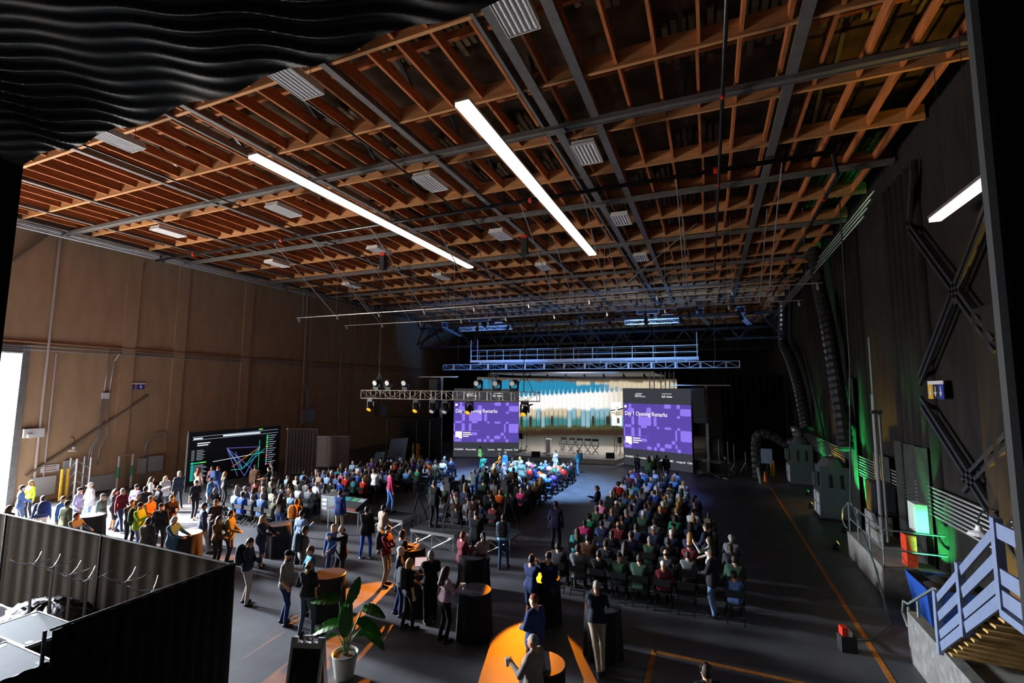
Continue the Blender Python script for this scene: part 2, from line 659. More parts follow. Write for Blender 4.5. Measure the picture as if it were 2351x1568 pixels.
        pr.append(('c', np.array([an[0], an[1], 0.03]) - fd * 0.045, np.array([an[0], an[1], 0.022]) + fd * 0.17, 0.03, 0.024, 0.01, SHOE))
    if beard:
        pr.append(('e', Hd(0, 0.042, -0.085), np.array([0.058, 0.058, 0.05]), 0, 0, 0.015, EXTRA))
    return pr, Hc, hm


def hair_mesh(kind, h=0.012):
    pr = []
    e = lambda c, r, k=0.02: pr.append(('e', np.array(c, float), np.array(r, float), 0, 0, k, 0))
    c = lambda a, b, r0, r1, k=0.03: pr.append(('c', np.array(a, float), np.array(b, float), r0, r1, k, 0))
    if kind in ('short', 'long', 'bun', 'bob', 'pony', 'curly', 'fade'):
        if kind == 'fade':
            e((0, -0.01, 0.06), (0.072, 0.085, 0.062))
            e((0, -0.03, 0.02), (0.077, 0.074, 0.07))
        else:
            e((0, -0.014, 0.03), (0.081, 0.093, 0.096))
            e((0, -0.045, -0.015), (0.077, 0.062, 0.075))
    if kind == 'curly':
        for k in range(22):
            t = k * 2.4
            z = 0.02 + 0.1 * (k % 8) / 8
            e((0.075 * math.cos(t), -0.02 + 0.085 * math.sin(t) * (1 if math.sin(t) < 0 else 0.8), z), (0.028, 0.028, 0.028))
        e((0, -0.01, 0.1), (0.07, 0.075, 0.045))
    if kind == 'long':
        c((0, -0.06, 0.0), (0.0, -0.125, -0.27), 0.072, 0.062, 0.05)
        for s in (1, -1):
            c((s * 0.055, -0.03, 0.0), (s * 0.07, -0.095, -0.25), 0.036, 0.04, 0.04)
            c((s * 0.07, 0.0, 0.03), (s * 0.085, -0.02, -0.13), 0.02, 0.028, 0.03)
    if kind == 'bob':
        for s in (1, -1):
            c((s * 0.06, -0.02, 0.02), (s * 0.07, -0.03, -0.11), 0.034, 0.03, 0.04)
        c((0, -0.06, 0.0), (0, -0.065, -0.11), 0.06, 0.05, 0.04)
    if kind == 'bun':
        e((0, -0.09, 0.09), (0.038, 0.038, 0.038))
    if kind == 'pony':
        c((0, -0.10, 0.04), (0, -0.135, -0.05), 0.026, 0.03)
        c((0, -0.135, -0.05), (0, -0.12, -0.22), 0.03, 0.014)
    if kind == 'rim':
        e((0, -0.05, -0.025), (0.079, 0.058, 0.05))
    if kind == 'cap':
        e((0, -0.008, 0.045), (0.083, 0.096, 0.078))
        c((-0.03, 0.085, 0.04), (-0.025, 0.155, 0.028), 0.014, 0.01, 0.01)
        c((0.03, 0.085, 0.04), (0.025, 0.155, 0.028), 0.014, 0.01, 0.01)
        c((-0.03, 0.15, 0.03), (0.03, 0.15, 0.03), 0.01, 0.01, 0.01)
    if kind == 'beanie':
        e((0, -0.01, 0.05), (0.088, 0.1, 0.09))
    if kind == 'hood':
        e((0, -0.03, 0.01), (0.11, 0.1, 0.13))
    return sdf_mesh('hair', pr, h, 1)


HAIR = {}


def get_hair(kind):
    if kind not in HAIR:
        HAIR[kind] = hair_mesh(kind)
    return HAIR[kind]


def cloth_mat(hexv):
    return mat('cloth_' + hexv, hexv, 0.85, noise=0.12, scale=30, spec=0.2)


SKINS = [mat('skin_%d' % i, c, 0.55, spec=0.35) for i, c in enumerate(('d9a787', 'c68c68', '8f5b3e', 'e2b598', 'a8714f', '5d3a28'))]
HAIRC = {k: mat('hair_' + k, c, 0.6, noise=0.25, scale=40, stretch=(1, 1, .2)) for k, c in dict(black='14110f', brown='3a2618', dark='241a14', blond='a57c45', gray='8a8682', white='cfcac2', red='7a3a1c').items()}
SHOES = [mat('shoe_%d' % i, c, 0.6) for i, c in enumerate(('16161a', 'd8d8d6', '5a3a24', '3a3a40'))]
EYE = mat('eye_dark', '1a1412', 0.2)


# ------------------------------------------------------------------ the hall
def struct(name, mb, m, smooth=False):
    return tag(mb.build(name, m, None, smooth), kind='structure')


M_FLOOR = mat('floor_concrete', (0.075, 0.075, 0.084), 0.46, noise=0.28, scale=0.9, bump=0.02, spec=0.45)
M_WALL = mat('wall_black_insulation', (0.016, 0.013, 0.012), 0.9, noise=0.35, scale=3.0, bump=0.35, stretch=(1, 1, .25), spec=0.2)
M_WALLL = mat('wall_insulation_veil_tint', (0.34, 0.215, 0.125), 0.9, noise=0.12, scale=2.0, bump=0.15, stretch=(1, 1, .25), spec=0.2)  # brown lens veil put into the base colour of blackish insulation
M_WOOD = mat('fir_timber', (0.36, 0.115, 0.036), 0.7, noise=0.32, scale=3.0, stretch=(.5, .5, 4), spec=0.25)
M_WOODL = mat('pale_fir_timber', (0.46, 0.22, 0.09), 0.65, noise=0.25, scale=3.0, stretch=(.3, 4, 4), spec=0.25)
M_DECK = mat('roof_deck_boards', (0.075, 0.047, 0.028), 0.9, noise=0.6, scale=1.2, bump=0.3, spec=0.1)
M_INS = mat('ribbed_roof_batt', (0.17, 0.13, 0.08), 0.95, noise=0.3, scale=4, spec=0.1)
M_STEEL = mat('grey_steel', (0.16, 0.153, 0.148), 0.5, metal=0.35, noise=0.15, scale=4)
M_STEELD = mat('dark_steel', (0.035, 0.035, 0.04), 0.45, metal=0.4, noise=0.2, scale=5)
M_ALU = mat('aluminium', (0.55, 0.55, 0.56), 0.35, metal=0.8)
M_GALV = mat('galvanised_pipe', (0.42, 0.42, 0.42), 0.4, metal=0.6)
M_BLACK = mat('matt_black', (0.012, 0.012, 0.014), 0.7)
M_BLACKG = mat('satin_black', (0.014, 0.014, 0.016), 0.35)
M_DRAPE = mat('black_drape', (0.012, 0.012, 0.014), 0.95, noise=0.3, scale=20, spec=0.1)
M_WHITE = mat('white_paint', (0.7, 0.7, 0.7), 0.45)
M_CONC = mat('raw_concrete', (0.27, 0.255, 0.235), 0.85, noise=0.25, scale=3, bump=0.1)
M_YEL = mat('yellow_paint', (0.7, 0.38, 0.02), 0.6, noise=0.2, scale=10)
M_ORL = mat('orange_line_paint', (0.42, 0.14, 0.015), 0.7, noise=0.35, scale=8)
M_RED = mat('red_plastic', (0.62, 0.03, 0.015), 0.4)
M_BLUEP = mat('blue_plastic', (0.02, 0.08, 0.38), 0.45)

struct('floor', MB().b2((XL - 14, YF, -0.3), (XR + 0.5, YB, 0.0)), M_FLOOR)
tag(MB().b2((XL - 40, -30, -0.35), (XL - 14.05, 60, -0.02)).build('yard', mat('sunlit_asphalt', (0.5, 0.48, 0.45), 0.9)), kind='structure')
# left wall with the open door
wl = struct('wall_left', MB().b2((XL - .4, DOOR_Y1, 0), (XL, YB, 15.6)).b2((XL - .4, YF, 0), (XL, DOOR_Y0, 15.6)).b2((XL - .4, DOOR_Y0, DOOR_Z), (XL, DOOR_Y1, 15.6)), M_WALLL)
struct('wall_right', MB().b2((XR, YF, 0), (XR + .4, YB, 15.6)), M_WALL)
struct('wall_back', MB().b2((XL - .4, YB, 0), (XR + .4, YB + .4, 15.6)), M_WALL)
struct('wall_front', MB().b2((XL - .4, YF - .4, 0), (XR + .4, YF, 15.6)), M_WALL)
# painted line on the floor
for nm, mb in (('trim_1', MB().b2((3.27, 2, 0.0), (3.39, 33.8, 0.006))), ('trim_2', MB().b2((-1.35, 11.78, 0.0), (3.27, 11.9, 0.006))), ('trim_3', MB().b2((-1.42, 7, 0.0), (-1.31, 11.9, 0.006)))):
    struct(nm, mb, M_ORL)

# ------------------------------------------------------------------ ceiling: deck, girders, joists, steel
def deck(u, v):
    x = XL + (XR - XL) * u
    return (x, YF + (YB - YF) * v, 15.35 + 0.02 * math.sin(x * 30))


ceil = struct('ceiling', MB().b2((XL - .4, YF, 15.5), (XR + .4, YB, 15.8)), M_DECK)
GY = [5.5 + 2.81 * i for i in range(21)]
gm = MB().box((0, 0, 0), (XR - XL - .2, 0.10, 0.46)).mesh('girder', M_WOODL)
for y in GY:
    inst('girder', gm, ceil, Matrix.Translation(((XL + XR) / 2, y, ZC + .23)))
JX = []
x = XL + 0.7
while x < XR - .3:
    JX.append(x)
    x += 0.938
# line up with the photographed joists
JX = [q + (-7.49 - min(JX, key=lambda v: abs(v + 7.49))) for q in JX]
JX = [q for q in JX if XL + .1 < q < XR - .15]
jm = [MB().box((0, 0, 0), (0.075, 2.71, d)).mesh('joist', M_WOOD) for d in (0.34, 0.36, 0.30)]
jobs = []
for i in range(len(GY) - 1):
    for x in JX:
        jobs.append((x + RND.uniform(-.05, .05), (GY[i] + GY[i + 1]) / 2, RND.randrange(3)))
jobs.sort(key=lambda j: math.hypot(j[0] + 4, j[1]) if j[1] > 6 else 99)
for x, y, k in jobs[:300]:
    inst('joist', jm[k], ceil, Matrix.Translation((x, y, ZC + .24)))
far = MB()
for x, y, k in jobs[300:]:
    far.box((x, y, ZC + .24), (0.075, 2.71, .34))
tag(far.build('far_joist_field', M_WOOD, ceil), kind='stuff')
# ribbed insulation batts between purlins above the joists
ib = MB()
for i, x in enumerate(np.arange(XL + 1, XR - .5, 1.88)):
    for y in GY[:-1]:
        if RND.random() < .62 and y > 4:
            n = 7
            for q in range(n):
                ib.box((x + .13 + q * .22, y + 1.4 + RND.uniform(-.2, .2), 15.38), (.15, RND.uniform(1.3, 2.3), .14))
tag(ib.build('ribbed_insulation', M_INS, ceil), kind='stuff')
pm = MB().box((0, 0, 0), (XR - XL - .2, 0.12, 0.22)).mesh('purlin', M_WOOD)
for y in GY[:12]:
    inst('purlin', pm, ceil, Matrix.Translation(((XL + XR) / 2, y + 1.4, 15.0)))
# roof truss webs above, dark
wb = MB()
for x in np.arange(XL + 2, XR, 3.7):
    for y in GY[:9]:
        wb.beam((x, y, 14.5), (x + .1, y + 1.4, 15.3), .1, .1)
        wb.beam((x, y + 2.8, 14.5), (x + .1, y + 1.4, 15.3), .1, .1)
tag(wb.build('roof_web', M_STEELD, ceil), kind='stuff')
# steel channels
for y in (6.9, 13.05, 19.3, 25.4, 31.6, 37.8):
    o = MB().b2((XL + .2, y - .13, ZC - .12), (XR - .1, y + .13, ZC - .02)).b2((XL + .2, y - .13, ZC - .17), (XR - .1, y - .10, ZC - .12)).b2((XL + .2, y + .10, ZC - .17), (XR - .1, y + .13, ZC - .12)).build('steel_channel', M_STEEL, ceil, M=None, local=False)
    for x in (-19.7, -13.64, -8.61, -4.1):
        MB().b2((x - .3, y - .15, ZC - .19), (x + .3, y + .15, ZC - .165)).build('splice_plate', M_STEEL, o, local=False)
for x, wdt in ((-2.85, .24), (2.15, .26), (-4.08, .26), (-4.45, .09), (-8.61, .2), (-13.64, .18), (-14.55, .09), (-19.7, .18), (-24.6, .18), (-28.2, .16), (-30.6, .2)):
    MB().b2((x - wdt / 2, 3, ZC - .06), (x + wdt / 2, 45, ZC)).b2((x - .02, 3, ZC), (x + .02, 45, ZC + .2)).build('steel_beam', M_STEEL, ceil, local=False)

# ------------------------------------------------------------------ rigging in the roof
M_TUBE = emat('tube_lamp_white', (1.0, 0.93, 0.86), 1.6)
for X, z, ya, yb, lb in ((-12.66, 12.95, 9.53, 23.75, 'long glowing white linear lamp hung over the left seating block'), (-5.42, 12.95, 9.56, 23.68, 'long glowing white linear lamp hung over the centre aisle'), (5.35, 10.25, 9.6, 14.6, 'long glowing white linear lamp hung beside the black right wall')):
    t = thing('linear_lamp', lb, 'lamp', (X, ya, z))
    w = .19 if X < 0 else .12
    MB().b2((-w, 0, 0), (w, yb - ya, .09)).build('diffuser', M_TUBE, t)
    MB().b2((-w - .015, -.02, .09), (w + .015, yb - ya + .02, .16)).build('housing', M_ALU, t)
    for k in range(4):
        yy = (k + .5) * (yb - ya) / 4
        MB().cyl((0, yy, .16), (0, yy, ZC - z), .008, n=5).build('hanger_wire', M_STEELD, t)
M_REFL = mat('white_enamel_reflector', (0.82, 0.82, 0.84), 0.35)
fix_lab = {-3.25: 'beside the pale steel beam', -8.9: 'between the two glowing linear lamps', -16.0: 'left of the glowing linear lamps', -23.45: 'near the left wall'}
_t = None
ordn = {7.6: 'behind the black valance edge', 13.6: 'by the second steel channel', 19.7: 'by the third steel channel', 26.0: 'by the fourth steel channel'}
for X in (-3.25, -8.9, -16.0, -23.45):
    for Yv in (7.6, 13.6, 19.7, 26.0):
        if X == -23.45 and Yv == 7.6:
            continue
        t = thing('highbay_fixture', 'unlit white louvred fluorescent fixture %s, %s' % (fix_lab[X], ordn[Yv]), 'ceiling light', (X, Yv, 13.2), group='unlit fluorescent fixtures')
        a, b = .34, .62
        MB().b2((-a, -b, .03), (a, b, .16)).build('housing', M_WHITE, t)
        rf = MB()
        for q in range(6):
            xc = -a + .0565 + q * .1133
            rf.grid(lambda u, v, xc=xc: (xc + (u - .5) * .113, (v - .5) * 2 * b * .97, .028 - .045 * (abs(u - .5) * 2) ** 2 * -1 - .045), 4, 1)
        rf.build('reflector', M_REFL, t, smooth=True)
        MB().b2((-a - .02, -b - .02, -.02), (-a, b + .02, .05)).b2((a, -b - .02, -.02), (a + .02, b + .02, .05)).b2((-a, -b - .02, -.02), (a, -b, .05)).b2((-a, b, -.02), (a, b + .02, .05)).build('frame', M_WHITE, t)
        for q in (-1, 1):
            MB().cyl((0, q * .5, .16), (0, q * .5, 2.35), .008, n=5).build('hanger_wire', M_STEELD, t)

# raked rods from the joists to the two grid pipes
RX = [-22.16, -19.43, -15.44, -11.83, -7.33, -4.57, -0.92, 2.6]
for Ya, Yb_, zz, nm, xs in ((18.2, 23.2, 10.6, 'nearer', RX), (22.8, 27.7, 10.65, 'farther', RX[:-1] + [2.6])):
    for X in xs:
        o = MB().cyl((X, Ya, ZC), (X, Yb_, zz), .022, n=6).build('raked_rod', M_GALV)
        solid(o, 'thin raked grey rod from the joists to the %s hanging grid pipe' % nm, 'rod', 'raked rods of the %s grid pipe' % nm)
    t = thing('grid_pipe', 'thin grey lighting pipe hung crosswise on the %s set of raked rods' % nm, 'pipe', (0, Yb_, zz))
    MB().cyl((-25.5, 0, 0), (4.6, 0, 0), .03, n=7).build('pipe', M_GALV, t)
    for X in np.arange(-25, 4.6, 2.9):
        MB().cyl((X, 0, 0), (X, 0, ZC - zz), .008, n=5).build('hanger_wire', M_GALV, t)
    for X in np.arange(-25.3, 4.5, 3.3):
        MB().box((X, 0, -.06), (.07, .12, .14)).cyl((X, 0, -.1), (X + .03, .05, -.28), .05, .07, n=7).build('clamp', M_ALU, t)
o = MB().cyl(atz(1600, 512, 13.8), aty(1406, 678, 24.5), .022, n=6).build('brace_rod', M_GALV)
solid(o, 'long bare rod slanting across the raked rods toward the stage', 'rod')
# black fire pipes and their branches
for pts, r, lb in (([(-30.8, 17.3, 13.55), (3.9, 17.3, 13.7)], .085, 'black sprinkler main running crosswise under the joists'), ([(3.9, 17.3, 13.7), (4.4, 19, 13.6), (4.9, 42, 13.6)], .07, 'black sprinkler main turning along the right wall'), ([(0.55, 4, 13.6), (0.55, 33, 13.7)], .05, 'dark sprinkler branch running lengthwise with red couplings'), ([(-9.9, 5, 13.75), (-9.9, 33, 13.75)], .035, 'thin dark conduit running lengthwise between the linear lamps'), ([(-18.4, 5, 13.7), (-18.4, 33, 13.7)], .035, 'thin dark conduit running lengthwise left of the linear lamps'), ([(-31.0, 4, 13.7), (-31.0, 50, 13.7)], .07, 'grey pipe along the top of the left wall'), ([(-31.3, 4, 13.95), (-31.3, 50, 13.95)], .06, 'upper grey pipe along the left wall top')):
    t = thing('ceiling_pipe', lb, 'pipe', pts[0])
    MB().tube([tuple(Vector(p) - Vector(pts[0])) for p in pts], r, 8).build('pipe', M_BLACKG if 'black' in lb or 'dark' in lb else M_GALV, t, smooth=True)
    d = Vector(pts[-1]) - Vector(pts[0])
    for k in range(5):
        p = d * ((k + .5) / 5) if len(pts) == 2 else (Vector(pts[1]) - Vector(pts[0])) + (Vector(pts[2]) - Vector(pts[1])) * ((k + .5) / 5)
        MB().cyl(p - d.normalized() * .06, p + d.normalized() * .06, r * 1.35, n=8).build('coupling', M_RED if 'sprinkler' in lb else M_STEELD, t)
        MB().cyl(p, p + Vector((0, 0, .35)), .012, n=5).build('hanger_wire', M_STEELD, t)

# camera-side masking: valance and two legs
def valance(u, v):
    x = -9.5 + 9.9 * u
    t = .42 * v
    ph = 6.283 * (3.0 * x + 34 * t + .14 * math.sin(x * 1.3))
    am = .035 * (.35 + .65 * min(1, t * 14)) * (.6 + .4 * math.sin(x * 2.2 + t * 9))
    fold = am * math.sin(ph) + .25 * am * math.sin(2 * ph + 1)
    return (x, 2.2 - 2.4 * t + fold * .6, 8.17 + .03 * math.sin(6.283 * 1.0 * x) * (1 - v) + 2.3 * t + fold)


M_VAL = mat('black_satin_drape', (0.009, 0.010, 0.009), 0.6, spec=0.3)
o = MB().grid(valance, 190, 150).build('valance_drape', M_VAL, smooth=True)
solid(o, 'gathered black cloth valance hanging overhead at the camera platform', 'drape')


def leg(x0, x1, bend):
    def f(u, v):
        return (x0 + (x1 - x0) * u, 2.2 + .12 * math.sin(u * 19) + bend * .02 * math.sin(v * 6), 2.6 + 6.4 * v)
    return f


o = MB().grid(leg(-9.6, -6.2, 0), 40, 6).build('side_drape', M_DRAPE, smooth=True)
solid(o, 'black drape hanging at the left edge of the camera platform', 'drape')
_pp = aty(2277, 430, 2.2)
o = MB().cyl((_pp[0], 2.2, 2.6), (_pp[0], 2.2, 9.0), .028, n=8).build('drape_pole', M_BLACK)
solid(o, 'slim dark upright pole beside the black drape at the camera platform', 'pole')
o = MB().grid(leg(0.99, 3.4, 1), 30, 6).build('side_drape', M_DRAPE, smooth=True)
solid(o, 'black drape hanging at the right edge of the camera platform', 'drape')

# ------------------------------------------------------------------ box trusses
def truss_mb(L, w, h, step, r=.022, rd=.012):
    """three parts of a box truss along +X from 0 to L: chords, diagonals, end frames"""
    ch, dg = MB(), MB()
    for y in (-w / 2, w / 2):
        for z in (0, h):
            ch.cyl((0, y, z), (L, y, z), r, n=6)
    n = max(2, int(round(L / step)))
    s = L / n
    for i in range(n):
        a, b = i * s, (i + 1) * s
        for y in (-w / 2, w / 2):
            dg.cyl((a, y, 0 if i % 2 else h), (b, y, h if i % 2 else 0), rd, n=5, caps=False)
            dg.cyl((a, y, 0), (a, y, h), rd, n=5, caps=False)
        for z in (0, h):
            dg.cyl((a, -w / 2 if i % 2 else w / 2, z), (b, w / 2 if i % 2 else -w / 2, z), rd, n=5, caps=False)
    en = MB()
    for x in (0, L):
        en.cyl((x, -w / 2, 0), (x, -w / 2, h), r).cyl((x, w / 2, 0), (x, w / 2, h), r).cyl((x, -w / 2, 0), (x, w / 2, 0), r).cyl((x, -w / 2, h), (x, w / 2, h), r)
    return ch, dg, en


def truss(name, label, loc, rz, L, w, h, step, m, group=None):
    t = thing(name, label, 'truss', loc, rz, group)
    c, d, e = truss_mb(L, w, h, step)
    c.build('chord', m, t)
    d.build('lacing', m, t)
    e.build('end_frame', m, t)
    return t


M_TRUSS = mat('silver_truss', (0.5, 0.5, 0.52), 0.4, metal=0.55)
tl = truss('stage_truss', 'long silver box truss spanning above the whole stage', (-24.0, 40.0, 7.75), 0, 26.2, .5, .5, .9, M_TRUSS)
for k in range(14):
    MB().box((1.2 + k * 1.85, -.3, .25), (.16, .05, .46)).build('bracket', M_ALU, tl)
for k in range(6):
    MB().cyl((1.5 + k * 4.6, 0, .5), (1.5 + k * 4.6, 0, 7.75), .014, n=5).build('hanger_wire', M_STEELD, tl)
# catwalk with guard rails above the truss
cw = thing('catwalk', 'steel catwalk with three-bar guard rails above the stage truss', 'catwalk', (-21.1, 40.0, 8.5))
MB().b2((0, -.1, 0), (20.4, 1.6, .1)).build('deck', M_STEEL, cw)
for y in (-.1, 1.6):
    for z in (.55, 1.08):
        MB().cyl((0, y, z), (20.4, y, z), .035, n=6).build('rail', M_TRUSS, cw)
    MB().b2((0, y - .04, -.06), (20.4, y + .04, .14)).build('toe_beam', M_TRUSS, cw)
    for k in range(13):
        MB().cyl((.1 + k * 1.683, y, 0), (.1 + k * 1.683, y, 1.08), .035, n=6).build('post', M_TRUSS, cw)
for k in range(9):
    MB().b2((1 + k * 2.3, -.06, -.26), (1.1 + k * 2.3, .06, 0)).build('support', M_TRUSS, cw)
for x in (0.05, .75, 20.3):
    MB().cyl((x, -.1, 0), (x, -.1, 2.1), .045, n=6).build('tall_post', M_TRUSS, cw)
for L, loc, rz, lb in ((5.2, (-21.2, 38, 11.25), 0.0, 'short truss of lamps hung high at the left of the stage'), (4.3, (-6.1, 38, 11.2), 0.03, 'short tilted truss of lamps hung high at the right of the stage')):
    t = truss('lamp_truss', lb, loc, rz, L, .4, .32, .45, M_TRUSS)
    MB().b2((L * .22, -.45, .75), (L * .62, -.1, 1.0)).build('lamp_box', M_TRUSS, t)
    MB().b2((L * .24, -.47, .78), (L * .60, -.451, .97)).build('lamp_face', M_BLACK, t)
    MB().b2((L * .66, -.4, .55), (L * .86, .1, .62)).beam((L * .66, 0, .58), (L * .9, 0, 1.0), .3, .05).build('barn_door', M_TRUSS, t)
    for q in (.4, .55):
        MB().box((L * q, 0, .5), (.22, .22, .36)).build('hoist', M_ALU, t)
        MB().cyl((L * q, 0, .6), (L * q, 0, 15.5 - loc[2]), .012, n=5).build('hanger_wire', M_STEELD, t)
# dark roof trusses and wires behind, above the stage
for k, (y, z) in enumerate(((46, 10.6), (55, 10.4))):
    t = thing('roof_truss', 'dark steel W-braced roof truss %s the stage' % ('above the front of' if k == 0 else 'behind'), 'truss', (XL + 1, y, z))
    MB().b2((0, -.12, 2.1), (37, .12, 2.35)).b2((0, -.12, -.1), (37, .12, .1)).build('chord', M_STEELD, t)
    for q in range(11):
        x0 = q * 3.36
        MB().beam((x0, 0, 0), (x0 + 1.68, 0, 2.2), .14, .14, (0, 1, 0)).build('web', M_STEELD, t)
        MB().beam((x0 + 1.68, 0, 2.2), (x0 + 3.36, 0, 0), .14, .14, (0, 1, 0)).build('web', M_STEELD, t)
for k in range(7):
    z = 10.0 + .55 * k
    y = 33 + 1.9 * k
    t = thing('rig_pipe', 'thin dark lighting pipe crowded with small lamps above the stage', 'pipe', (-20, y, z + 1.0), group='dark lamp pipes above the stage')
    MB().cyl((-1, 0, 0), (23.5, 0, 0), .035, n=6).build('pipe', M_STEELD, t)
    for q in range(9):
        xx = q * 2.7 + RND.uniform(-.6, .6)
        MB().box((xx, 0, -.12), (.1, .12, .14)).cyl((xx, -.02, -.2), (xx + RND.uniform(-.1, .1), -.15, -.5), .1, .14, n=8).build('lamp', M_STEELD, t)
    for q in range(5):
        MB().cyl((q * 5.3, 0, 0), (q * 5.3, 0, max(.3, ZC - z - 1.0)), .012, n=5).build('hanger_wire', M_STEELD, t)
for px, py, Y, lb in ((1330, 733, 46, 'square blue-grey fan unit hung at the roof centre above the stage'), (1606, 715, 46, 'square blue-grey fan unit hung right of the lamp truss'), (1700, 712, 44, 'square blue-grey fan unit hung near the right wall'), (1022, 747, 44, 'square blue-grey fan unit hung left of the stage')):
    p = aty(px, py, Y)
    t = thing('fan_unit', lb, 'fan', p, .3)
    MB().box((0, 0, 0), (.62, .5, .62)).build('case', mat('blue_grey_case', (.2, .26, .36), .5), t)
    MB().cyl((0, -.255, 0), (0, -.27, 0), .24, n=16).build('grille', M_BLACK, t)
    MB().beam((0, .2, -.3), (1.4, 1.8, -1.0), .5, .08).build('duct_flap', mat('blue_grey_case', (.2, .26, .36), .5), t)
    MB().cyl((0, 0, .3), (0, 0, 13.6 - p[2]), .015, n=5).build('hanger_wire', M_STEELD, t)

# ------------------------------------------------------------------ stage and the curved video wall
ST = .40
M_STAGE = mat('stage_floor_taupe', (0.25, 0.215, 0.185), 0.38, noise=0.06, scale=2)
stg = thing('stage', 'low taupe stage platform with a dark front edge', 'stage', (-13, 39.5, 0))
prof = [(-10.6, 1.4), (-2.5, 1.4), (-2.5, -2.4), (2.0, -1.9), (6.0, -1.2), (6.6, 1.6), (12.5, 3.0), (12.5, 22.6), (-10.6, 22.6)]
mb = MB()
n = len(prof)
mb.add([(x, y, z) for z in (0.0, ST) for x, y in prof], [tuple(range(n - 1, -1, -1)), tuple(range(n, 2 * n))] + [(i, (i + 1) % n, n + (i + 1) % n, n + i) for i in range(n)])
mb.build('platform', M_STAGE, stg)

curve = [(-24.2, 47.5), (-22.8, 50.2), (-21, 52.4), (-18.3, 55.3), (-15.5, 57.4), (-12.5, 58.8), (-9.5, 59.4), (-6.5, 59.2), (-3.5, 58.2)]
cx_ = np.array(curve)
cs_ = np.concatenate([[0], np.cumsum(np.hypot(*np.diff(cx_, axis=0).T))])
NU, NV = 440, 70
LH = 6.85
us = np.linspace(0, cs_[-1], NU + 1)
XY = np.stack([np.interp(us, cs_, cx_[:, i]) for i in (0, 1)], 1)
for _ in range(60):
    XY[1:-1] = XY[1:-1] * .5 + (XY[:-2] + XY[2:]) * .25
lw = thing('video_wall', 'curved video wall showing teal, white and brown vertical streaks', 'screen', (-15.5, 57.4, ST))
verts = [(x + 15.5, y - 57.4, LH * j / NV) for j in range(NV + 1) for x, y in XY]
mb = MB().add(verts, [(j * (NU + 1) + i, j * (NU + 1) + i + 1, (j + 1) * (NU + 1) + i + 1, (j + 1) * (NU + 1) + i) for j in range(NV) for i in range(NU)])
m = bpy.data.materials.new('video_picture')
m.use_nodes = True
nt = m.node_tree
nt.nodes.clear()
_o = nt.nodes.new('ShaderNodeOutputMaterial')
_e = nt.nodes.new('ShaderNodeEmission')
_a = nt.nodes.new('ShaderNodeVertexColor')
_a.layer_name = 'picture'
_e.inputs[1].default_value = 1.2
nt.links.new(_a.outputs['Color'], _e.inputs['Color'])
nt.links.new(_e.outputs[0], _o.inputs[0])
scr = mb.build('picture', m, lw)
att = scr.data.color_attributes.new('picture', 'FLOAT_COLOR', 'POINT')
C_ = {k: np.array(hexc(v)) for k, v in dict(teal='2a86ac', white='f4f2ee', cream='cbbda0', pale='86b0bd', brown='3a2a20', olive='4a4a2e', top='5a4d40', green='3f7f80').items()}


def lerp(a, b, t):
    t = min(1, max(0, t))
    t = t * t * (3 - 2 * t)
    return a * (1 - t) + b * t


rr = random.Random(3)
strip = [rr.random() for _ in range(80)]
cols = []
for j in range(NV + 1):
    v = j / NV
    for i in range(NU + 1):
        u = i / NU
        s = int(u * 44)
        q = u * 44 - s
        a, b = strip[s], strip[(s * 7 + 3) % 80]
        edge = abs(q - .5) * 2
        cut = .66 + .22 * u - .11 * math.sqrt(max(0, 1 - edge * edge)) * (.5 + .5 * a) + .04 * a          # where teal ends
        top = .95 - .05 * u
        c = C_['white']
        if v > cut and u < .80 + .1 * a:
            c = lerp(c, C_['teal'], (v - cut) / .035)
        if u > .62:
            c = lerp(c, C_['cream'], (u - .62) / .15 * (.6 + .4 * edge))
        if v > top - .10 * b:
            c = lerp(c, C_['cream'], (v - top + .1 * b) / .05) if u > .5 else c
        c = lerp(c, C_['top'], (v - .91 - .03 * b) / .05)
        lowv = .46 + .05 * a
        if v < lowv:
            c = lerp(c, C_['cream'] if b > .55 else C_['pale'], (lowv - v) / .06)
            c = lerp(c, C_['green'] if a > .4 else C_['pale'], (.34 + .05 * b - v) / .12)
            if q > .84 and v < .44 and (.3 < u < .75):
                c = lerp(c, C_['brown'], (.44 - v) / .05)
            if a > .80 and v < .36 and .3 < q < .8:
                c = lerp(c, C_['brown'], (.36 - v) / .05)
        c = lerp(c, C_['olive'], (.155 + .05 * a - v) / .05)
        c = lerp(c, C_['brown'], (.10 + .03 * b - v) / .05)
        c = c * (.93 + .10 * math.sin(q * 6.28) * .5)
        cols += [*c, 1.0]
att.data.foreach_set('color', np.array(cols, np.float32))
# housing behind and soffit above
mb = MB()
nrm = np.gradient(XY, axis=0)
nrm = np.stack([-nrm[:, 1], nrm[:, 0]], 1)
nrm /= np.linalg.norm(nrm, axis=1)[:, None]
back = XY + nrm * .25
idx = list(range(0, NU + 1, 8))
mb.add([(back[i][0] + 15.5, back[i][1] - 57.4, z) for z in (0, LH + .1) for i in idx], [(k, k + 1, len(idx) + k + 1, len(idx) + k) for k in range(len(idx) - 1)])
mb.build('back_housing', M_BLACK, lw)
sof = thing('stage_soffit', 'pale grey canopy panel hung over the stage in front of the video wall', 'canopy', (-13, 50, 7.5))
MB().b2((-8.6, -4.6, .05), (8.3, 7.6, .2)).build('panel', mat('soffit_grey', (.42, .4, .39), .6), sof)
MB().b2((-8.6, 7.4, -.3), (8.3, 7.7, .05)).build('rear_fascia', mat('soffit_brown', (.08, .06, .05), .7), sof)
for k in range(9):
    x = -7.8 + k * 1.9
    MB().cyl((x, -4.7, .05), (x, -4.75, -.12), .03, n=5).cyl((x, -4.75, -.12), (x + .12, -4.9, -.4), .1, .13, n=8).build('stage_lamp', M_BLACKG, sof)
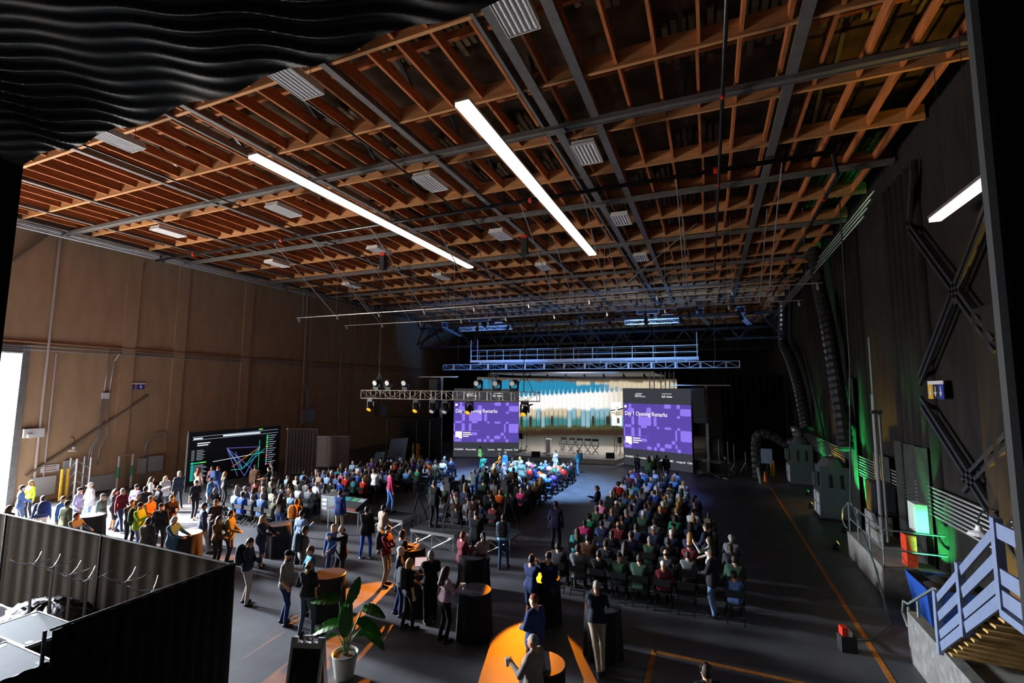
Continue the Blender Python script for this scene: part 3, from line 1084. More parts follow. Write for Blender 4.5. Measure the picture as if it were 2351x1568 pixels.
for x in (-8, 0, 8):
    MB().cyl((x, 0, .2), (x, 0, 6.3), .015, n=5).build('hanger_wire', M_STEELD, sof)
t = thing('logo_sign', 'glowing white block logo standing beside the right slide screen', 'sign', aty(1415, 958, 43.0))
for nm, b in (('upper_letter', ((-.42, 0, .45), (-.1, .12, 1.25), (-.42, 0, 1.0), (.42, .12, 1.35), (.2, 0, .75), (.42, .12, 1.0), (-.1, 0, .55), (.3, .12, .75))), ('lower_letter', ((-.42, 0, -.75), (-.15, .12, .3), (-.1, 0, -.75), (.05, .12, 0), (.3, 0, -.75), (.46, .12, 0), (-.1, 0, -.05), (.46, .12, .15), (-.1, 0, -.75), (.46, .12, -.55)))):
    mb = MB()
    for k in range(0, len(b), 2):
        mb.b2(b[k], b[k + 1])
    mb.build(nm, emat('logo_glow', (1, 1, 1), 1.6), t)
MB().cyl((-.2, .06, -.75), (-.2, .06, ST - WM[t].translation.z), .03, n=6).cyl((.3, .06, -.75), (.3, .06, ST - WM[t].translation.z), .03, n=6).build('stand', M_BLACK, t)

# ------------------------------------------------------------------ the two slide screens
E_BG = emat('slide_purple', (0.106, 0.068, 0.40), 1.0)
E_LT = emat('slide_violet', (0.30, 0.20, 0.90), 1.0)
E_DK = emat('slide_charcoal', (0.042, 0.046, 0.056), 1.0)
E_WT = emat('slide_white', (1, 1, 1), 1.3)
RECTS = [(215, 388, 268, 560), (190, 470, 330, 560), (268, 612, 330, 765), (415, 610, 690, 765), (598, 452, 690, 612), (468, 765, 598, 808), (118, 762, 268, 806), (90, 806, 118, 975), (262, 806, 330, 965), (415, 806, 468, 965), (738, 612, 800, 768), (800, 768, 856, 812), (955, 388, 1092, 458), (1200, 388, 1268, 458), (1268, 458, 1475, 572), (1200, 572, 1268, 618), (955, 770, 1090, 812), (1200, 772, 1265, 815), (1165, 815, 1200, 990), (1265, 815, 1475, 992), (1090, 990, 1165, 1050), (1165, 1050, 1200, 1118), (955, 1050, 1090, 1118), (858, 1118, 955, 1178), (795, 1048, 856, 1118), (735, 1118, 797, 1180), (592, 1115, 688, 1175), (1200, 1120, 1265, 1185), (110, 1115, 262, 1170), (468, 988, 596, 1045), (90, 1040, 118, 1115)]


def put_text(parent, txt, size, x, z, m, name, width=None):
    me = text_mesh(txt, size)
    me.materials.clear()
    me.materials.append(m)
    xs = [v.co.x for v in me.vertices]
    sx = 1.0 if not width else width / max(.01, max(xs) - min(xs))
    M = WM[parent] @ Matrix.Translation((x, -.022, z)) @ Matrix.Rotation(PI / 2, 4, 'X') @ Matrix.Diagonal((sx, 1, 1, 1))
    o = inst(name, me, parent, M)
    return o


def rrect(mb, x0, z0, x1, z1, y, r):
    r = min(r, (x1 - x0) / 2.01, (z1 - z0) / 2.01)
    pts = []
    for cx0, cz0, a0 in ((x1 - r, z1 - r, 0), (x0 + r, z1 - r, PI / 2), (x0 + r, z0 + r, PI), (x1 - r, z0 + r, 1.5 * PI)):
        for k in range(4):
            a = a0 + k * PI / 6
            pts.append((cx0 + r * math.cos(a), y, cz0 + r * math.sin(a)))
    mb.add(pts, [tuple(range(len(pts) - 1, -1, -1))])


def slide(bl, br, h, label, sponsors):
    bl, br = Vector(bl), Vector(br)
    w = (br - bl).length
    rz = math.atan2(br.y - bl.y, br.x - bl.x)
    t = thing('slide_screen', label, 'screen', bl, rz)
    MB().b2((-.03, .0, 0), (w + .03, .25, h)).build('cabinet', M_BLACK, t)
    MB().b2((0, -.006, .02), (w, 0, h * .215)).build('lower_band', E_DK, t)
    MB().b2((0, -.006, h * .80), (w, 0, h)).build('upper_band', E_DK, t)
    pic = MB().b2((0, -.008, h * .215), (w, 0, h * .80)).build('slide_ground', E_BG, t)
    fx = lambda X: (X - 90) / 1385 * w
    fz = lambda Yv: h * .80 - (Yv - 388) / 794 * h * .585
    for a, b, c, d in RECTS:
        mb = MB()
        rrect(mb, max(0.01, fx(a)), max(h * .216, fz(d)), min(w - .005, fx(c)), min(h * .799, fz(b)), -.014, w * .018)
        mb.build('slide_block', E_LT, t)
    put_text(t, 'Day 1 Opening Remarks', h * .078, w * .025, h * .645, E_WT, 'slide_title', w * .64)
    mb = MB().b2((w * .03, -.018, h * .385), (w * .41, -.015, h * .388))
    mb.build('slide_rule', E_LT, t)
    mb = MB().add([(w * .03, -.018, h * .278), (w * .055, -.018, h * .29), (w * .10, -.018, h * .27), (w * .13, -.018, h * .268), (w * .13, -.018, h * .37), (w * .03, -.018, h * .37)], [(0, 1, 2, 3, 4, 5)])
    mb.build('portrait_card', E_WT, t)
    for k, ln in enumerate((.12, .135, .09)):
        MB().b2((w * .145, -.018, h * (.348 - k * .027)), (w * (.145 + ln), -.015, h * (.36 - k * .027))).build('caption_line', E_WT, t)
    MB().b2((w * .02, -.018, h * .745), (w * .055, -.015, h * .775)).build('slide_badge', E_WT, t)
    for x, txt, wd in sponsors:
        put_text(t, txt, h * .034, w * x, h * .10, E_WT, 'sponsor_name', w * wd)
    put_text(t, 'AMAZON', h * .022, w * .19, h * .905, E_WT, 'partner_name', w * .10)
    put_text(t, 'MGM STUDIOS', h * .022, w * .19, h * .885, E_WT, 'partner_name', w * .16)
    put_text(t, 'Adobe', h * .036, w * .66, h * .885, E_WT, 'partner_name', w * .085)
    mb = MB()
    x0, z0, s = w * .60, h * .88, h * .032
    mb.add([(x0, -.018, z0), (x0, -.018, z0 + s), (x0 + s * .38, -.018, z0 + s)], [(0, 2, 1)])
    mb.add([(x0 + s * 1.2, -.018, z0), (x0 + s * .82, -.018, z0 + s), (x0 + s * 1.2, -.018, z0 + s)], [(0, 2, 1)])
    mb.add([(x0 + s * .6, -.018, z0 + s * .65), (x0 + s * .85, -.018, z0), (x0 + s * .35, -.018, z0 + s * .25)], [(0, 1, 2)])
    mb.build('partner_logo', E_WT, t)
    for x, wd in ((.205, .10), (.60, .14)):
        MB().b2((w * x, -.018, h * .93), (w * (x + wd), -.015, h * .934)).build('caption_line', E_WT, t)
    return t


SPON = [(.02, 'FOUNDRY.', .14), (.19, 'Moonvalley', .16), (.53, 'Luma', .10), (.68, 'FBRC', .06), (.78, 'runpod', .12), (.93, 'Cala', .065)]
slide(atz(1040, 1049), atz(1190, 1050), 5.95, 'purple slide screen standing left of the stage behind the hanging truss', SPON)
slide(atz(1433, 1066), atz(1591, 1086), 6.1, 'purple slide screen standing right of the stage beside the speaker tower', SPON)

# ------------------------------------------------------------------ things on and around the stage
M_CHW = mat('dark_chair_wood', (0.02, 0.018, 0.016), 0.5)
dc0 = thing('director_chair', 'tall black folding director chair on the taupe stage', 'chair', (0, 0, 0), 0, 'tall director chairs in a row on the stage')
MB().b2((-.27, -.02, 1.12), (.27, .0, 1.32)).build('backrest', M_CHW, dc0)
MB().b2((-.25, -.42, .76), (.25, .0, .79)).build('seat', M_CHW, dc0)
for sx in (-1, 1):
    MB().b2((sx * .27 - .015, -.02, .74), (sx * .27 + .015, .02, 1.34)).build('back_post', M_CHW, dc0)
    MB().b2((sx * .28 - .03, -.44, .97), (sx * .28 + .03, .02, .995)).build('armrest', M_CHW, dc0)
    MB().b2((sx * .28 - .012, -.42, .74), (sx * .28 + .012, -.39, .97)).build('arm_post', M_CHW, dc0)
for y in (-.4, -.02):
    MB().beam((-.27, y, .02), (.27, y, .76), .035, .035, (0, 1, 0)).build('crossed_leg', M_CHW, dc0)
    MB().beam((.27, y + .03, .02), (-.27, y + .03, .76), .035, .035, (0, 1, 0)).build('crossed_leg', M_CHW, dc0)
MB().b2((-.3, -.45, .28), (.3, -.38, .30)).build('foot_rest', M_CHW, dc0)
for k, px in enumerate((1295, 1313.5, 1331.5, 1350, 1367)):
    p = atz(px, 1039 + k * 1.2, ST)
    M = TR(p[0], p[1], ST, PI * .0 + .12 * (k - 2))
    if k == 0:
        for o in [dc0] + KIDS(dc0):
            pass
        D = M @ WM[dc0].inverted()
        for o in KIDS(dc0):
            WM[o] = D @ WM[o]
        dc0.matrix_basis = M
        WM[dc0] = M
    else:
        dup(dc0, M)


def tripod(t, m, hgt, spread=.5, r=.018):
    MB().cyl((0, 0, .3), (0, 0, hgt), r, n=6).build('mast', m, t)
    for k in range(3):
        a = k * 2.094 + .5
        MB().cyl((spread * math.cos(a), spread * math.sin(a), .01), (0, 0, .75), r * .8, n=5).build('leg', m, t)


for px, py, top, lb in ((1209, 1043, 4.0, 'tall light stand with twin flat lamps at the left edge of the stage'), (1417, 1044, 3.7, 'tall light stand with twin flat lamps at the right edge of the stage')):
    p = atz(px, py, ST)
    t = thing('light_stand', lb, 'light stand', p)
    tripod(t, M_STEELD, top)
    for s in (-1, 1):
        MB().beam((s * .12, 0, top + .12), (s * .5, -.1, top + .05 + .2 * (s > 0)), .4, .08).build('lamp_panel', M_BLACK, t)
p = atz(1251, 1041, ST)
t = thing('microphone_stand', 'thin black boom microphone stand beside the clear lectern', 'stand', p)
MB().lathe([(.18, 0), (.18, .03), (.02, .05)], n=12).build('base', M_BLACK, t)
MB().cyl((0, 0, .05), (0, 0, 1.35), .014, n=6).build('pole', M_BLACK, t)
MB().cyl((-.1, 0, 1.3), (.45, 0, 1.65), .012, n=6).build('boom', M_BLACK, t)
p = atz(1259, 1040, ST)
t = thing('lectern', 'slim pale acrylic lectern on the stage', 'lectern', p)
M_ACR = mat('frosted_acrylic', (.6, .62, .66), .25)
MB().b2((-.25, -.2, 0), (.25, .2, .04)).build('base', M_ACR, t)
MB().b2((-.2, -.1, .04), (.2, .1, 1.15)).build('column', M_ACR, t)
MB().box((0, 0, 1.2), (.55, .4, .04)).build('top', M_ACR, t)
for px, py, lb in ((1230, 1049, 'black wedge monitor speaker lying at the left front of the stage'), (1401, 1052, 'black wedge monitor speaker lying at the right front of the stage')):
    p = atz(px, py, ST)
    t = thing('stage_monitor', lb, 'speaker', p, .2)
    MB().add([(-.35, -.25, 0), (.35, -.25, 0), (.35, .25, 0), (-.35, .25, 0), (-.35, .1, .42), (.35, .1, .42), (.35, .25, .42), (-.35, .25, .42)], [(3, 2, 1, 0), (0, 1, 5, 4), (4, 5, 6, 7), (2, 3, 7, 6), (1, 2, 6, 5), (3, 0, 4, 7)]).build('cabinet', M_BLACK, t)
    MB().add([(-.31, -.235, .03), (.31, -.235, .03), (.31, .085, .40), (-.31, .085, .40)], [(0, 1, 2, 3)]).build('grille', M_BLACKG, t)
for px, py, lb in ((1197, 1046, 'small black loudspeaker on a tripod at the left corner of the stage'), (1424, 1058, 'small black loudspeaker on a tripod beside the right slide screen')):
    p = atz(px, py, 0)
    t = thing('tripod_speaker', lb, 'speaker', p)
    tripod(t, M_BLACK, 1.5, .55)
    MB().box((0, 0, 1.75), (.32, .32, .52)).build('cabinet', M_BLACK, t)
for (a, b, lb) in (((1300, 1060), (1420, 1057), 'low pile of black cables and cases before the right of the stage'), ((1195, 1056), (1262, 1052), 'low pile of black cables before the left of the stage')):
    pa, pb = atz(*a), atz(*b)
    t = thing('cable_pile', lb, 'cables', (pa + pb) / 2)
    mid = (pa + pb) / 2
    for k in range(7):
        rr2 = random.Random(k * 5 + int(a[0]))
        pts = []
        for q in range(9):
            f_ = q / 8
            p = pa * (1 - f_) + pb * f_ - mid
            pts.append((p[0] + rr2.uniform(-.2, .2), p[1] + rr2.uniform(-.35, .35), .05 + rr2.random() * .16))
        MB().tube(pts, .045, 6).build('cable', M_BLACK if k else M_YEL, t, smooth=True)
# line array tower right of the slide screen, and its twin left
for px, py, zt, lb in ((1627, 1092, 6.3, 'silver lift tower carrying a black line array right of the stage'), (1010, 1052, 6.9, 'lift tower carrying a black line array left of the stage')):
    p = atz(px, py)
    t = thing('speaker_tower', lb, 'speaker', p)
    MB().b2((-.09, -.09, .25), (.09, .09, zt)).build('mast', mat('tower_grey', (.3, .3, .31), .4, .5), t)
    for k in range(4):
        MB().box((0, 0, 1.2 + k * 1.4), (.22, .22, .06)).build('collar', M_ALU, t)
    for k in range(4):
        a = k * PI / 2 + .78
        MB().beam((0, 0, .3), (1.0 * math.cos(a), 1.0 * math.sin(a), .04), .06, .08).build('outrigger', M_STEEL, t)
    MB().b2((-2.4, -.05, zt), (1.6, .05, zt + .08)).build('crossbar', M_ALU, t)
    for k in range(6):
        MB().box((-.55 + k * .02, -.25 - k * .01, zt - .35 - k * .42), (.85, .5, .40), M=Matrix.Rotation(-.03 * k, 3, 'X')).build('array_box', mat('line_array_grey', (.03, .033, .04), .6), t)
# slim steel towers behind the right screen
for px, Y in ((1497, 44), (1523, 44), (1543, 44), (1127, 44), (1138, 44)):
    p = aty(px, 900, Y)
    t = thing('truss_tower', 'upright silver truss tower behind the %s slide screen' % ('right' if px > 1300 else 'left'), 'truss', (p[0], Y, 0), group='upright truss towers behind the slide screens')
    mb = MB()
    dg = MB()
    for sx in (-.2, .2):
        for sy in (-.2, .2):
            mb.cyl((sx, sy, 0), (sx, sy, 7.6), .025, n=6)
    for k in range(15):
        dg.cyl((-.2, -.2, k * .5), (.2, -.2, k * .5 + .5), .014, n=5)
        dg.cyl((-.2, .2, k * .5 + .5), (.2, .2, k * .5), .014, n=5)
    mb.build('chord', M_TRUSS, t)
    dg.build('lacing', M_TRUSS, t)
o = MB().grid(lambda u, v: (1.0 + 5.0 * u, 47 + .12 * math.sin(u * 60), 7.4 * v), 90, 2).build('masking_drape', M_DRAPE, smooth=True)
solid(o, 'tall black masking drape closing off the right of the stage', 'drape')
o = MB().grid(lambda u, v: (-31.5 + 6.5 * u, 50 + .12 * math.sin(u * 60), 7.4 * v), 90, 2).build('masking_drape', M_DRAPE, smooth=True)
solid(o, 'tall black masking drape closing off the left of the stage', 'drape')

# ------------------------------------------------------------------ front lighting truss with moving lamps
ft = truss('front_truss', 'silver box truss of moving lamps hung above the audience', (-16.9, 20.0, 5.42), 0.012, 9.75, .42, .42, .62, mat('warm_truss', (.42, .36, .31), .4, .6))
AMBER = emat('amber_lens', (1.0, 0.36, 0.02), 1.7)


def moving_lamp(label, x, below, lens, yaw, tilt, sc=1.0):
    z = 5.42 + (0 if below else .42)
    t = thing('moving_lamp', label, 'stage light', (x, 20.0, z), yaw, 'moving lamps on the front truss')
    sg = -1 if below else 1
    MB().box((0, 0, sg * .09), (.3 * sc, .26 * sc, .16)).build('base', M_BLACKG, t)
    for s in (-1, 1):
        MB().box((s * .19 * sc, 0, sg * .33), (.05, .12, .36)).build('yoke_arm', M_BLACKG, t)
    R_ = Matrix.Rotation(tilt, 3, 'X')
    c = Vector((0, 0, sg * .42))
    d = R_ @ Vector((0, -1, 0))
    hd = MB().cyl(c - d * .2, c + d * .24, .12 * sc, .15 * sc, n=12).build('head', M_BLACKG, t)
    MB().cyl(c + d * .24, c + d * .25, .12 * sc, n=12).build('lens', AMBER if lens else M_REFL, hd, local=False, M=WM[t])
    return t


LAMPS = []
for px, below, lens, lb in ((853, 1, 1, 'moving lamp hung under the far left end of the front truss'), (958, 1, 1, 'amber-lit moving lamp hung under the left of the front truss'), (996, 1, 0, 'unlit moving lamp hung under the middle of the front truss beside the slide screen'), (1025, 1, 0, 'unlit moving lamp hung under the front truss over the left slide screen edge'), (1078, 1, 1, 'amber-lit moving lamp hung in front of the left slide screen'), (1205, 1, 1, 'amber-lit moving lamp hung under the right end of the front truss'), (866, 0, 0, 'lamp standing on top of the far left end of the front truss'), (894, 0, 0, 'lamp standing on top of the front truss, second along from its left end'), (932, 0, 0, 'lamp standing on top of the left half of the front truss'), (1098, 0, 0, 'lamp standing on top of the front truss above the left slide screen'), (1141, 0, 0, 'lamp standing on top of the front truss by the slide screen corner'), (1180, 0, 0, 'lamp standing on top of the right end of the front truss')):
    X = aty(px, 900, 20)[0]
    moving_lamp(lb, X, below, lens, 0.0, .75 if below else .2)
for px, lb in ((870, 'left'), (1203, 'right')):
    X = aty(px, 880, 20)[0]
    t = thing('chain_hoist', 'black chain hoist with red hook above the %s end of the front truss' % lb, 'hoist', (X, 20, 5.84))
    MB().cyl((0, 0, 0), (0, 0, 6.4), .02, n=6).build('chain', M_STEELD, t)
    MB().box((0, 0, 6.8), (.28, .3, .75)).build('motor', M_BLACK, t)
    MB().box((0, -.05, 7.25), (.3, .24, .14)).build('hook_block', M_RED, t)
    MB().cyl((0, 0, 7.3), (0, 0, 8.1), .02, n=6).build('sling', M_STEELD, t)
    MB().beam((-.02, 0, 0), (-.5, 0, -.02), .03, .03).beam((.02, 0, .9), (-.45, 0, 0), .02, .02).beam((.02, 0, .9), (.45, 0, 0), .02, .02).build('bridle', M_STEELD, t)

# ------------------------------------------------------------------ right wall: pipes, ducts, air units, docks, stairs
wr_ = bpy.data.objects['wall_right']
for k in range(6):
    y = 17.9 + k * .5
    MB().cyl((6.2, y, 0), (6.2, y, 13.2), .2, n=10).build('insulated_riser', M_WALL, wr_, smooth=True, local=False)
for k in range(7):
    y = 24.4 + k * .62
    MB().cyl((6.22, y, 0), (6.22, y, 13.6), .17, n=10).build('insulated_riser', M_WALL, wr_, smooth=True, local=False)
for k in range(6):
    y = 31.5 + k * .8
    MB().cyl((6.22, y, 0), (6.22, y, 13.6), .18, n=8).build('insulated_riser', M_WALL, wr_, smooth=True, local=False)
M_CURT = mat('pale_wall_wrap', (0.03, 0.03, 0.027), 0.8, noise=.3, scale=5, bump=.5, spec=.3)
for y0, y1, z1 in ((17.9, 20.5, 4.3), (25.3, 27.2, 6.6), (13.3, 14.6, 8.0), (21.3, 22.9, 3.6)):
    MB().grid(lambda u, v: (5.93 + .05 * math.sin(u * 17), y0 + (y1 - y0) * u, z1 * v), 24, 4)  .build('column_wrap', M_CURT if y0 > 15 else M_WALL, wr_, smooth=True, local=False)
for a, b in (((5.95, 18.05, 11.2), (5.95, 13.87, 7.05)), ((5.95, 18.1, 6.35), (5.95, 13.6, 10.2)), ((5.95, 18.1, 5.7), (5.95, 13.2, 2.2)), ((5.95, 15.9, 3.6), (5.95, 13.2, 5.3)), ((5.95, 17.4, 12.9), (5.95, 18.1, 11.0)), ((5.95, 36.5, 8.5), (5.95, 32, 3.5))):
    for d in (-.14, .14):
        MB().beam((a[0], a[1], a[2] + d), (b[0], b[1], b[2] + d), .1, .08, (1, 0, 0)).build('wall_brace', M_STEELD, wr_, local=False)
# bundle of conduits
for k in range(8):
    z = 2.35 + k * .115
    o = MB().tube([(6.0, 41, z), (6.0, 26, z + .0), (6.0, 9, z + .06)], .03, 6).build('wall_conduit', M_GALV, smooth=True)
    solid(o, 'thin grey conduit in the long bundle along the black right wall', 'conduit', 'conduits along the right wall')
for k in range(4):
    o = MB().tube([(5.7 - k * .12, 20, 13.2 - k * .3), (5.5 - k * .12, 44, 12.9 - k * .3)], .03, 6).build('wall_conduit', M_GALV, smooth=True)
    solid(o, 'thin grey conduit high under the roof along the black right wall', 'conduit', 'high conduits along the right wall')


def ribbed(pts, r, step=.16):
    pts = [Vector(p) for p in pts]
    out = []
    # smooth path
    for i in range(len(pts) - 1):
        p0, p1, p2, p3 = pts[max(i - 1, 0)], pts[i], pts[i + 1], pts[min(i + 2, len(pts) - 1)]
        n = max(2, int((p2 - p1).length / step))
        for k in range(n):
            t = k / n
            out.append(.5 * ((2 * p1) + (p2 - p0) * t + (2 * p0 - 5 * p1 + 4 * p2 - p3) * t * t + (3 * p1 - p0 - 3 * p2 + p3) * t ** 3))
    out.append(pts[-1])
    rad = [r * (1.0 if i % 2 else .86) for i in range(len(out))]
    return out, rad


M_DUCT = mat('black_flex_duct', (0.02, 0.02, 0.022), 0.28, spec=.7)
for pts, r, lb in (([(5.5, 29.4, 13.7), (5.45, 28.4, 11.5), (5.45, 27.0, 9.2), (5.5, 26, 6), (5.5, 25.2, 3.4)], .33, 'big ribbed black flexible duct climbing the right wall to the roof'), ([(5.5, 41.2, 13.2), (5.5, 42.5, 10.2), (5.45, 41.0, 9.3), (5.4, 38.5, 8.3), (5.5, 36, 6), (5.5, 34.2, 3.6)], .36, 'ribbed black flexible duct bending along the right wall behind the farther air unit'), ([(2.78, 36, .15), (2.78, 36, 2.5), (3.1, 36, 3.1), (3.9, 36, 2.95), (4.5, 36, 2.5), (5.0, 35.8, 2.75)], .3, 'ribbed black flexible duct arching from the floor into the farther air unit')):
    o, rd = ribbed(pts, r)
    ob = MB().tube(o, r, 14, rd).build('flexible_duct', M_DUCT, smooth=False)
    solid(ob, lb, 'duct')
M_UNIT = mat('grey_green_sheet_metal', (0.085, 0.10, 0.105), 0.45, metal=.3)
for x, y, s, lb in ((5.25, 27.0, 1.0, 'grey air unit with a hooded top standing by the conduit bundle'), (5.25, 35.7, 1.05, 'grey air unit with an elbow duct standing farther along the right wall')):
    t = thing('air_unit', lb, 'air conditioner', (x, y, 0), 0, scale=s)
    MB().b2((-.62, -.55, .12), (.62, .75, 1.35)).build('lower_cabinet', M_UNIT, t)
    MB().b2((-.55, -.5, 1.35), (.62, .7, 2.45)).build('upper_cabinet', M_UNIT, t)
    MB().b2((-.7, -.65, 0), (.7, .85, .12)).build('skid', M_STEELD, t)
    MB().lathe([(.62, 2.45), (.42, 2.75), (.32, 2.85)], (0.05, .1, 0), 12).build('hood', mat('galv_hood', (.2, .21, .21), .3, .7), t)
    fl = MB().b2((-.66, -.45, .2), (-.62, .65, 1.2)).build('filter_panel', mat('white_filter', (.55, .57, .58), .8), t)
    MB().b2((-.675, .08, .2), (-.66, .12, 1.2)).b2((-.675, -.45, .68), (-.66, .65, .72)).build('filter_frame', M_STEELD, fl, local=False, M=WM[t])
    MB().b2((-.62, -.3, 1.5), (-.78, .2, 2.15)).build('control_box', M_UNIT, t)
    for q in (-.2, .25):
        MB().b2((q - .03, -.56, 1.5), (q + .03, -.5, 2.1)).build('handle', M_BLACK, t)
    if y > 30:
        MB().tube([(0.05, .1, 2.8), (0.03, .1, 3.1), (-.1, .1, 3.3), (-.35, .1, 3.25)], .26, 12).build('elbow', mat('galv_hood', (.2, .21, .21), .3, .7), t, smooth=True)
# wall lamps with white enamel shades
for (x, y, z), lb in (((5.6, 28.8, 2.55), 'white dome lamp on the right wall above the nearer air unit'), ((5.6, 14.4, 2.75), 'white dome lamp on the right wall beside the blue stairs'), ((5.5, 38.5, 2.9), 'white dome lamp on the right wall far behind the air units')):
    t = thing('dome_lamp', lb, 'lamp', (x, y, z))
    MB().lathe([(.22, 0), (.17, .06), (.07, .1), (.05, .22)], n=16).build('shade', M_WHITE, t)
    MB().tube([(0, 0, .2), (0.02, 0, .45), (.2, 0, .6), (.5, 0, .5)], .018, 6).build('bracket', M_STEELD, t, smooth=True)
    MB().lathe([(.03, -.04), (.05, .0), (.03, .05)], n=8).build('bulb', emat('warm_bulb', (1, .55, .15), 25 if y < 30 else 4), t)
    l = spot('lamp_' + str(int(y)), (x, y, z - .06), (x - .05, y, 0), 60 if y < 30 else 8, (1, .62, .25), 120, .5)
# telescopic mast against the wall
t = thing('lift_mast', 'tall silver telescopic mast standing in front of the right wall', 'mast', (5.2, 19.85, 1.0))
MB().cyl((0, 0, 0), (0, 0, 4.9), .06, n=8).build('lower_tube', M_ALU, t)
MB().cyl((.14, 0, 0), (.14, 0, 4.2), .05, n=8).build('second_tube', M_ALU, t)
MB().cyl((0, 0, 4.9), (0, 0, 6.9), .03, n=8).build('upper_tube', M_ALU, t)
MB().box((.07, 0, 4.3), (.3, .14, .12)).build('clamp', M_STEELD, t)
o = MB().tube([(5.05, 21.8, 13.6), (5.0, 21.6, 7), (4.45, 20.2, 2.2), (4.35, 17.5, .9), (4.1, 15.5, .05), (3.4, 14.4, .03), (2.9, 13.9, .15)], .025, 6).build('power_cable', mat('green_grey_cable', (.07, .1, .09), .5), smooth=True)
solid(o, 'long power cable dropping from the roof to the small red-topped box', 'cable')
# arrow sign
t = thing('arrow_sign', 'small wall sign with one yellow and two dark arrow panels', 'sign', (6.0, 17.15, 5.8))
MB().b2((-.02, -.5, .42), (.0, .5, .52)).build('header', M_WHITE, t)
for k, m in enumerate((M_YEL, M_BLACK, mat('navy_panel', (.02, .03, .25), .5))):
    y = .34 - k * .34
    pn = MB().b2((-.02, y - .165, 0), (0, y + .165, .42)).build('arrow_panel', m, t)
    MB().b2((-.03, y - .02, .18), (-.021, y + .02, .36)).add([(-.03, y - .09, .2), (-.03, y + .09, .2), (-.03, y, .06)], [(0, 1, 2)]).build('arrow', M_WHITE, pn, local=False, M=WM[t])
# far dock with ramp side, railing and boxes
t = thing('concrete_dock', 'concrete loading ledge with grey railings below the green-lit wall', 'dock', (5.3, 19.5, 0))
MB().b2((-.75, -2.0, 0), (.9, 1.9, .85)).build('ledge', M_CONC, t)
MB().add([(-.2, .3, .85), (-.1, .3, .85), (-.1, 1.8, .85), (-.2, 1.8, .85), (-.2, 1.0, 1.75), (-.1, 1.0, 1.75), (-.1, 1.8, 1.75), (-.2, 1.8, 1.75)], [(0, 1, 5, 4), (4, 5, 6, 7), (0, 4, 7, 3), (1, 2, 6, 5), (2, 3, 7, 6)]).build('ramp_wall', M_CONC, t)
M_RAIL = mat('grey_green_rail', (.22, .26, .26), .45, .4)
for k, y in enumerate((-1.9, -.6, .7, 1.8)):
    MB().cyl((-.68, y, .85), (-.68, y, 1.9), .025, n=6).build('rail_post', M_RAIL, t)
for z in (1.35, 1.9):
    MB().cyl((-.68, -1.9, z), (-.68, 1.8, z), .025, n=6).cyl((-.68, -1.9, z), (.8, -1.9, z), .025, n=6).build('rail', M_RAIL, t)
MB().tube([(-.68, 1.8, 1.9), (-.75, 2.4, 1.5), (-.75, 2.5, 1.1), (-.72, 2.2, .9)], .025, 6).build('rail_loop', M_RAIL, t)
o = MB().b2((5.25, 17.85, .85), (5.5, 18.3, 1.75)).build('orange_case', mat('orange_red_case', (.75, .06, .02), .5, noise=.3, scale=8))
solid(o, 'bright red-orange case standing on the concrete ledge', 'case')
MB().b2((5.24, 18.0, 1.75), (5.5, 18.15, 1.85)).build('handle', M_BLACK, o, local=False)
t = thing('electric_box', 'white electrical box on the wall above the red-orange case', 'box', (5.75, 18.55, 1.75))
MB().b2((-.1, -.3, 0), (.2, .3, .85)).build('cabinet', M_WHITE, t)
MB().b2((-.11, -.2, .1), (-.1, .2, .75)).build('door', mat('white_door', (.6, .6, .6), .5), t)
t = thing('wall_cabinet', 'square black cabinet on the right wall above the ledge', 'cabinet', (5.6, 21.4, 1.6))
MB().b2((-.25, -.6, 0), (.3, .6, 1.1)).build('body', M_BLACK, t)
MB().b2((-.26, -.55, .05), (-.25, .55, 1.05)).build('door', M_BLACKG, t)
# near dock with steps, rails and the blue steel stairs
t = thing('concrete_dock', 'concrete curb and ledge carrying the blue steel stairs', 'dock', (4.6, 9.5, 0))
MB().b2((-.4, -6.5, 0), (1.6, 3.0, 1.0)).build('ledge', M_CONC, t)
MB().b2((-.62, -6.5, 0), (-.4, 4.3, 1.06)).build('curb', mat('worn_pale_concrete', (.17, .165, .155), .85, noise=.35, scale=5), t)
for k in range(4):
    MB().b2((-.4, 3.0 + k * .35, 0), (.8, 3.35 + k * .35, .8 - k * .2)).build('step', M_CONC, t)
for y in (3.1, 4.0, 4.6):
    z0 = 1.0 - max(0, (y - 3.0)) * .6
    MB().cyl((-.5, y, z0), (-.5, y, z0 + 1.0), .028, n=6).build('rail_post', M_RAIL, t)
MB().tube([(-.5, 2.9, 2.05), (-.5, 3.1, 2.0), (-.5, 4.6, 1.1), (-.5, 4.9, 1.05), (-.5, 5.0, .75), (-.5, 4.7, .55)], .028, 6).build('rail', M_RAIL, t)
M_STAIR = mat('blue_grey_paint', (.17, .21, .33), .5, noise=.08, scale=6)
t = thing('steel_stairs', 'blue-grey steel stairs with boarded sides rising to the camera platform', 'stairs', (3.95, 12.0, 1.0))
P0, P1 = Vector((0, 0, 0)), Vector((-.5, -3.6, 2.2))
dv = P1 - P0
for f_ in (0, .48, 1.0):
    b = P0 + dv * f_
    MB().b2((b.x - .05, b.y - .05, b.z), (b.x + .05, b.y + .05, b.z + 1.15)).build('post', M_STAIR, t)
for f0, f1 in ((.02, .46), (.5, .98)):
    for z0, h_ in ((.12, .16), (.33, .15), (.66, .16), (1.0, .14)):
        a, b = P0 + dv * f0 + Vector((0, 0, z0)), P0 + dv * f1 + Vector((0, 0, z0))
        MB().beam(a, b, .03, h_).build('side_board', M_STAIR, t)
